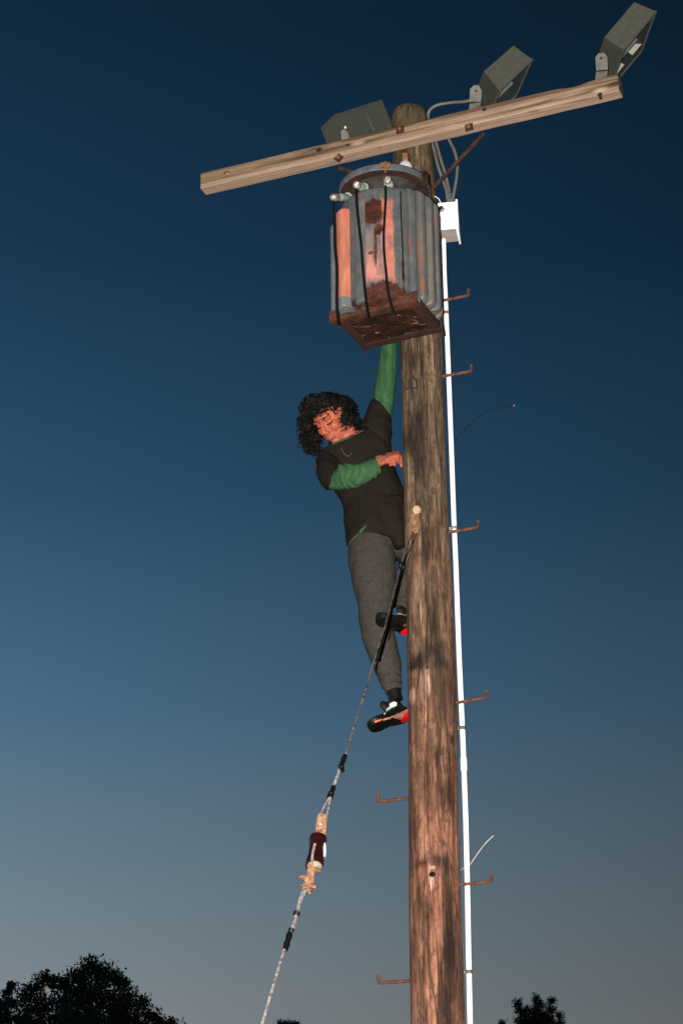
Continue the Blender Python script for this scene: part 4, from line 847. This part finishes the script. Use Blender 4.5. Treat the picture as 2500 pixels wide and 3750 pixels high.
# green long sleeves of the undershirt, and its hem
gs = MB()
limb(gs, [(1215, 1735, YB-.10, 30, .045), (1222, 1750, YB-.15, 42, .056), (1240, 1748, YB-.18, 45, .062), (1262, 1746, YB-.20, 44, .058), (1300, 1742, YB-.215, 41, .055), (1335, 1730, YB-.222, 37, .050), (1365, 1715, YB-.226, 33, .043), (1382, 1706, YB-.227, 29, .037)], 24)
def sleeve_folds(p):
    q = p - P(1330, 1730, YB-.22); u = q.dot((CR*.93+CU*.33)); return .0046*sin(u*150 + 9*noise.noise(p*11)) * max(0, .35+1.1*noise.noise(p*13)) + .0012*noise.noise(p*30)
go = child(gs, 'sleeve', M_GREEN); go.data.name = 'sleeve'; remesh(go, .0045, 2, .5, sleeve_folds)
gs = MB(); limb(gs, [(1398, 1560, YB-.0, 26, .045), (1400, 1520, YB-.01, 34, .054), (1403, 1490, YB-.01, 38, .056), (1405, 1455, YB-.02, 39, .057), (1411, 1400, YB-.03, 37, .054), (1420, 1320, YB-.04, 32, .046), (1427, 1250, YB-.06, 30, .042), (1428, 1212, YB-.09, 26, .034)], 24)
g2 = child(gs, 'sleeve', M_GREEN); remesh(g2, .005, 3, .5, lambda p: .0022*noise.noise(Vector((p.x*40, p.y*40, p.z*5))))
mb = MB(); ws = [P(1380, 1690, YB-.225), P(1386, 1687, YB-.225), P(1393, 1684, YB-.225), P(1400, 1681, YB-.225)]; mb.tube(ws, [.0240, .0262, .0258, .0240], 18); child(mb, 'bracelet', mat('woven_bracelet', (.17, .075, .03), .9, 0, 120, .6, .6, 200))
# trousers
tr = MB(); limb(tr, LEG1, 26); limb(tr, LEG2, 24)
def pf_(p): return .007*noise.noise(Vector((p.x*7, p.y*7, p.z*6))) + .0042*noise.noise(Vector((p.x*20 + p.z*9, p.y*18, p.z*13))) + (.003*sin(p.z*160 + 6*noise.noise(p*10)) if p.z < P(1430, 2460, YB).z else 0)
to2 = child(tr, 'trousers', M_PANT); remesh(to2, .006, 4, .5, pf_)
HEM = 1
# shoes
def shoe(heel, toe, up, flip, patch, name='shoe', wid=1.0):
    F_ = (toe-heel); L = F_.length; F_.normalize(); U_ = (up - F_*up.dot(F_)).normalized(); S_ = F_.cross(U_).normalized()
    def q(t, s, z): return heel + F_*(t*L) + S_*(s) + U_*z
    def wdt(t): return wid*(.031 + .016*sin(min(1, max(0, t))*pi*.5)**2 + (.003 if t > .6 else 0)) * (sqrt(max(0.03, 1-((t-.78)/.222)**2)) if t > .78 else 1) * (sqrt(max(0.05, 1-((.12-t)/.14)**2)) if t < .12 else 1)
    def spring(t): return .022*max(0, (t-.65)/.35)**2
    ts = [.0, .015, .04, .08, .16, .28, .4, .52, .64, .76, .84, .90, .94, .97, .988, 1.0]
    top = [.050, .060, .068, .075, .080, .086, .082, .070, .060, .053, .049, .044, .040, .035, .030, .026]
    mb = MB(); rings = []
    for t, h in zip(ts, top):
        wd = wdt(t)*.96; r_ = []
        for k in range(18):
            a = 2*pi*k/18; z = .018 + (h-.018)*(.5+.5*sin(a)); r_.append(q(t, wd*cos(a)*(1 if sin(a) < .2 else 1-.25*(sin(a)-.2)), z + spring(t)*.8))
        rings.append(r_)
    mb.loft(rings); mb.tube([q(.20, 0, .05), q(.20, 0, .09), q(.19, 0, .115)], [.040, .038, .036], 14); mb.ell(q(.40, 0, .098), (.028, .018, .030), (F_, S_, U_))
    sh = child(mb, name, M_SHOE); remesh(sh, .004, 3, .5)
    sl = MB(); rings = []
    for t in ts:
        wd = wdt(t)*1.06; rings.append([q(t, wd*x, z + spring(t)) for x, z in ((-1, .010), (-1.02, .022), (-.9, .027), (.9, .027), (1.02, .022), (1, .010), (.85, .008), (-.85, .008))])
    sl.loft(rings); ms = child(sl, 'midsole', M_SOLE, sh)
    ol = MB(); rings = []
    for t in ts:
        wd = wdt(t)*1.04; arch = .006*math.exp(-((t-.42)/.12)**2); rings.append([q(t, wd*x, z + spring(t) + arch) for x, z in ((-1, .002), (-1, .0115), (1, .0115), (1, .002), (.8, 0), (-.8, 0))])
    ol.loft(rings); child(ol, 'outsole', M_SOLE, sh)
    return sh, q
u1_ = (CU*.93 + CR*-.28 + TOW*-.0).normalized()
sA, qA = shoe(P(1505, 2632, YB+.06), P(1372, 2668, YB-.19), (Vector((0, 0, 1)) + CR*-.25 + Vector((0, .35, 0))), 1, [M_MID], wid=1.1)

from mathutils.bvhtree import BVHTree
def worldoff(o):
    off = Vector((0, 0, 0))
    while o is not None: off += o.location; o = o.parent
    return off
def drape(poly, targets, name, m_, par, step=3.0, lift=.0018):
    """a thin patch lying on the surface of the targets, with the outline of poly"""
    V = []; T = []
    for o in targets:
        n = len(V); w_ = worldoff(o); V += [v.co + w_ for v in o.data.vertices]; T += [[i+n for i in f.vertices] for f in o.data.polygons]
    bv = BVHTree.FromPolygons(V, T)
    def inside(x, y):
        c = False
        for (x1, y1), (x2, y2) in zip(poly, poly[1:]+poly[:1]):
            if (y1 > y) != (y2 > y) and x < (x2-x1)*(y-y1)/(y2-y1)+x1: c = not c
        return c
    xs_ = [p[0] for p in poly]; ys_ = [p[1] for p in poly]; nx = int((max(xs_)-min(xs_))/step)+2; ny = int((max(ys_)-min(ys_))/step)+2
    pt = {}
    def get(i, j):
        if (i, j) not in pt:
            d = ray(min(xs_)+i*step, min(ys_)+j*step).normalized(); h = bv.ray_cast(EYE, d)
            pt[(i, j)] = None if h[0] is None else (h[0] + (h[1] if h[1].dot(d) < 0 else -h[1])*lift, d)
        return pt[(i, j)]
    mb = MB(); idx = {}
    for i in range(nx):
        for j in range(ny):
            if not inside(min(xs_)+(i+.5)*step, min(ys_)+(j+.5)*step): continue
            q = [get(*k) for k in ((i, j), (i+1, j), (i+1, j+1), (i, j+1))]
            if any(k is None for k in q): continue
            ps = [k[0] for k in q]
            if max((a-b).length for a in ps for b in ps) > .03: continue
            f = []
            for k, p in zip(((i, j), (i+1, j), (i+1, j+1), (i, j+1)), ps):
                if k not in idx: idx[k] = len(mb.v); mb.v.append(p)
                f.append(idx[k])
            mb.f.append(f); mb.mi.append(0)
    if not mb.f: print('empty patch', name); return
    return mb.build(name, m_, par, recalc=False)
kidsA = [sA] + list(sA.children)
drape([(1405, 2614), (1413, 2599), (1424, 2590), (1428, 2577), (1441, 2571), (1451, 2573), (1450, 2586), (1436, 2592), (1425, 2601), (1412, 2611), (1406, 2618)], kidsA, 'reflective_stripe', M_RFL, sA, 2)
drape([(1375, 2640), (1397, 2633), (1397, 2636), (1385, 2641), (1372, 2646)], kidsA, 'toe_flash', mat('orange_toe', (.75, .10, .04), .5), sA, 2, .0025)
drape([(1400, 2634), (1438, 2622), (1500, 2592), (1500, 2640), (1462, 2634), (1438, 2628), (1402, 2638)], kidsA, 'midsole_panel', M_MID, sA, 2, .0022)
drape([(1466, 2632), (1478, 2617), (1500, 2602), (1502, 2636), (1480, 2641), (1466, 2645)], kidsA, 'heel_panel', M_RED, sA, 2, .004)
# the black sock above the lower shoe
mb = MB(); limb(mb, [(1441, 2526, YB-.01, 27, .038), (1444, 2545, YB-.01, 26, .039), (1450, 2566, YB-.012, 26, .040)]); child(mb, 'sock', M_BLACK)
# the other shoe stands on a step
sB, qB = shoe(P(1522, 2330, YB-.02), P(1384, 2278, YB-.19), (Vector((0, 0, 1)) + CR*.05), -1, [M_SHOE])
kidsB = [sB] + list(sB.children)
drape([(1466, 2312), (1490, 2296), (1500, 2290), (1500, 2345), (1482, 2338)], kidsB, 'heel_panel', M_RED, sB, 2, .003)
drape([(1423, 2237), (1460, 2246), (1488, 2254), (1488, 2257), (1460, 2250), (1424, 2240)], kidsB, 'piping', M_MID, sB, 2, .002)
mb = MB(); mb.tube([P(1428, 2302, YB-.16), P(1427, 2322, YB-.16), P(1422, 2344, YB-.16)], .0035, 6); child(mb, 'dark_bar', M_BLACK, sB)  # thin black bar hanging under the raised shoe

drape([(1266, 2004), (1282, 1984), (1305, 1958), (1325, 1936), (1343, 1918), (1338, 1932), (1322, 1950), (1300, 1974), (1282, 1994), (1268, 2016)], [tee_o, to2], 'undershirt_hem', M_GREEN, tee_o, 3, .003)

# ------------------------------------------------------------------ trees on the skyline
M_LEAF = mat('night_foliage', (0.012, 0.022, 0.011), 0.8, 0, 1.2, 0.6, spec=0.1)
M_BARK = mat('dark_bark', (0.0200, 0.0150, 0.0100), 0.9, 0, 6, 0.4)
def tree(base, blobs, label, dens, leaf, seed, name='broadleaf_tree', trunk_r=.35, trunk_h=None, nfine=0):
    """blobs: (centre, radii) clumps of the crown"""
    rn = random.Random(seed); t = thing(name, base, label, 'tree', 'trees on the skyline')
    top = max(b[0].z for b in blobs); mb = MB(); cx = sum((b[0] for b in blobs), Vector())/len(blobs)
    th = trunk_h or top*.55; pts = [base, base + Vector((.1, 0, th*.4)), Vector((base.x*.5+cx.x*.5, base.y, th))]
    mb.tube([base - Vector((0, 0, .3))] + pts[1:], [trunk_r*1.3, trunk_r, trunk_r*.6], 12)
    for c, r in blobs:
        m_ = (pts[-1]+c)/2 + Vector((rn.uniform(-.3, .3), rn.uniform(-.3, .3), .2)); mb.tube([pts[1].lerp(pts[2], rn.uniform(.4, 1)), m_, c], [trunk_r*.2, trunk_r*.09, .015], 6)
        for k in range(6):
            d = Vector((rn.gauss(0, 1), rn.gauss(0, 1), rn.gauss(.3, 1))).normalized(); mb.tube([c, c + Vector((d.x*r.x, d.y*r.y, d.z*r.z))*.85], [.015, .005], 4)
    mb.build('trunk', M_BARK, t)
    mb = MB()
    for bi, (c, r) in enumerate(blobs):
        fine_ = bi < nfine; vol = r.x*r.y*r.z; ncl = max(10, int(dens*(4.2 if fine_ else 1.0)*(vol**(2/3)))); lf = leaf*(.72 if fine_ else 2.2)
        for k in range(ncl):
            d = Vector((rn.gauss(0, 1), rn.gauss(0, 1), rn.gauss(0, 1))).normalized()*(rn.random()**.45); cc_ = c + Vector((d.x*r.x, d.y*r.y, d.z*r.z)); cr = rn.uniform(.3, .6)*min(.30, max(r.x, .12))
            for j in range(rn.randint(20, 32) if fine_ else 12):
                p = cc_ + Vector((max(-1.6, min(1.6, rn.gauss(0, 1)))*cr, max(-1.6, min(1.6, rn.gauss(0, 1)))*cr, max(-1.5, min(1.5, rn.gauss(0, 1)))*cr*.8)); a = Vector((rn.gauss(0, 1), rn.gauss(0, 1), rn.gauss(0, 1))).normalized(); b = a.orthogonal().normalized(); s_ = lf*rn.uniform(.5, 1.0)
                mb.add([p - a*s_, p - b*s_*.62, p + a*s_, p + b*s_*.62], [[0, 1, 2, 3]])
    mb.build('crown', M_LEAF, t, smooth=False, recalc=False)
    return t
def crown(D, outline, depth, seed, low, rk=1.0):
    """clumps of real size along and below an uneven skyline at distance D"""
    rn = random.Random(seed); B = []; sc = D/cos(TH)/FPX*1.0
    for (x, y, rpx) in outline:
        r = rpx*sc*1.05; c = P(x, y+rpx*.9, D + rn.uniform(-depth, depth)*.4); B.append((c, Vector((r, r*1.1, r*.85))*rk))
    # fill below
    zt_ = [b[0].z for b in B]; x0 = min(b[0].x for b in B); x1 = max(b[0].x for b in B); w_ = (x1-x0)/2; xc = (x0+x1)/2
    for k in range(low):
        x = rn.uniform(x0, x1); near_ = min(B[:len(outline)], key=lambda b: abs(b[0].x-x)); z = near_[0].z - rn.uniform(.8, 4.5); q_ = min(1.3, w_*.42); z -= q_*.6; x = xc + (x-xc)*(1-q_/max(w_, .1)*.6); B.append((Vector((x, D + rn.uniform(-depth, depth), z)), Vector((q_, q_, q_*.8))*rn.uniform(.8, 1.2)))
    return B
DT = 52
big = [(335, 3512, 34), (385, 3535, 36), (290, 3540, 36), (425, 3560, 28), (235, 3572, 34), (190, 3572, 22), (155, 3565, 22), (120, 3600, 28), (455, 3588, 20), (340, 3580, 60), (420, 3620, 45), (480, 3625, 26), (250, 3630, 50), (90, 3632, 26), (150, 3650, 48), (515, 3650, 28), (450, 3680, 50), (350, 3680, 60), (550, 3690, 28), (590, 3715, 26), (635, 3735, 20), (250, 3710, 60), (500, 3730, 45), (400, 3750, 50), (80, 3700, 40), (150, 3740, 50)]
B = crown(DT, big, 2.5, 5, 60); bx = sum(b[0].x for b in B)/len(B)
tree(Vector((bx, DT, 0)), B, 'big broad dark tree crown at the bottom left corner against the dusk sky', 95, .070, 11, nfine=len(big), trunk_r=.45)
B = crown(48, [(40, 3603, 8), (28, 3625, 12), (20, 3655, 22), (45, 3660, 14), (0, 3670, 24), (-50, 3680, 30), (-100, 3650, 40), (25, 3700, 30), (-60, 3720, 45)], 1.5, 6, 25); bx = sum(b[0].x for b in B)/len(B)
tree(Vector((bx, 48, 0)), B, 'slim spiky dark treetop at the very left edge beside the big broad tree', 150, .055, 12, trunk_r=.3, nfine=9)
B = crown(58, [(1960, 3645, 12), (1975, 3660, 14), (1955, 3680, 22), (1895, 3662, 9), (1900, 3685, 14), (1920, 3690, 14), (2018, 3656, 9), (2015, 3680, 16), (1945, 3715, 28), (1980, 3700, 28), (2000, 3720, 24), (2045, 3710, 12), (2050, 3735, 14), (1905, 3725, 18), (1960, 3745, 40), (2020, 3750, 24)], 1.2, 7, 30); bx = sum(b[0].x for b in B)/len(B)
tree(Vector((bx, 58, 0)), B, 'dark treetop with three upright tips right of the conduit at the bottom edge', 190, .05, 13, trunk_r=.3, nfine=16)
B = crown(64, [(1060, 3738, 14), (1035, 3741, 12), (1085, 3744, 12), (1060, 3755, 30)], 1.0, 8, 25); bx = sum(b[0].x for b in B)/len(B)
tree(Vector((bx, 64, 0)), B, 'tip of a dark tree just showing at the bottom edge right of the guy wire', 190, .05, 14, trunk_r=.3, nfine=4)
B = crown(60, [(1835, 3741, 8), (1838, 3752, 14), (1820, 3765, 16)], .8, 9, 14); bx = sum(b[0].x for b in B)/len(B)
tree(Vector((bx, 60, 0)), B, 'tiny dark twig tip of a tree at the bottom edge between conduit and treetop', 190, .045, 15, trunk_r=.25, nfine=3)
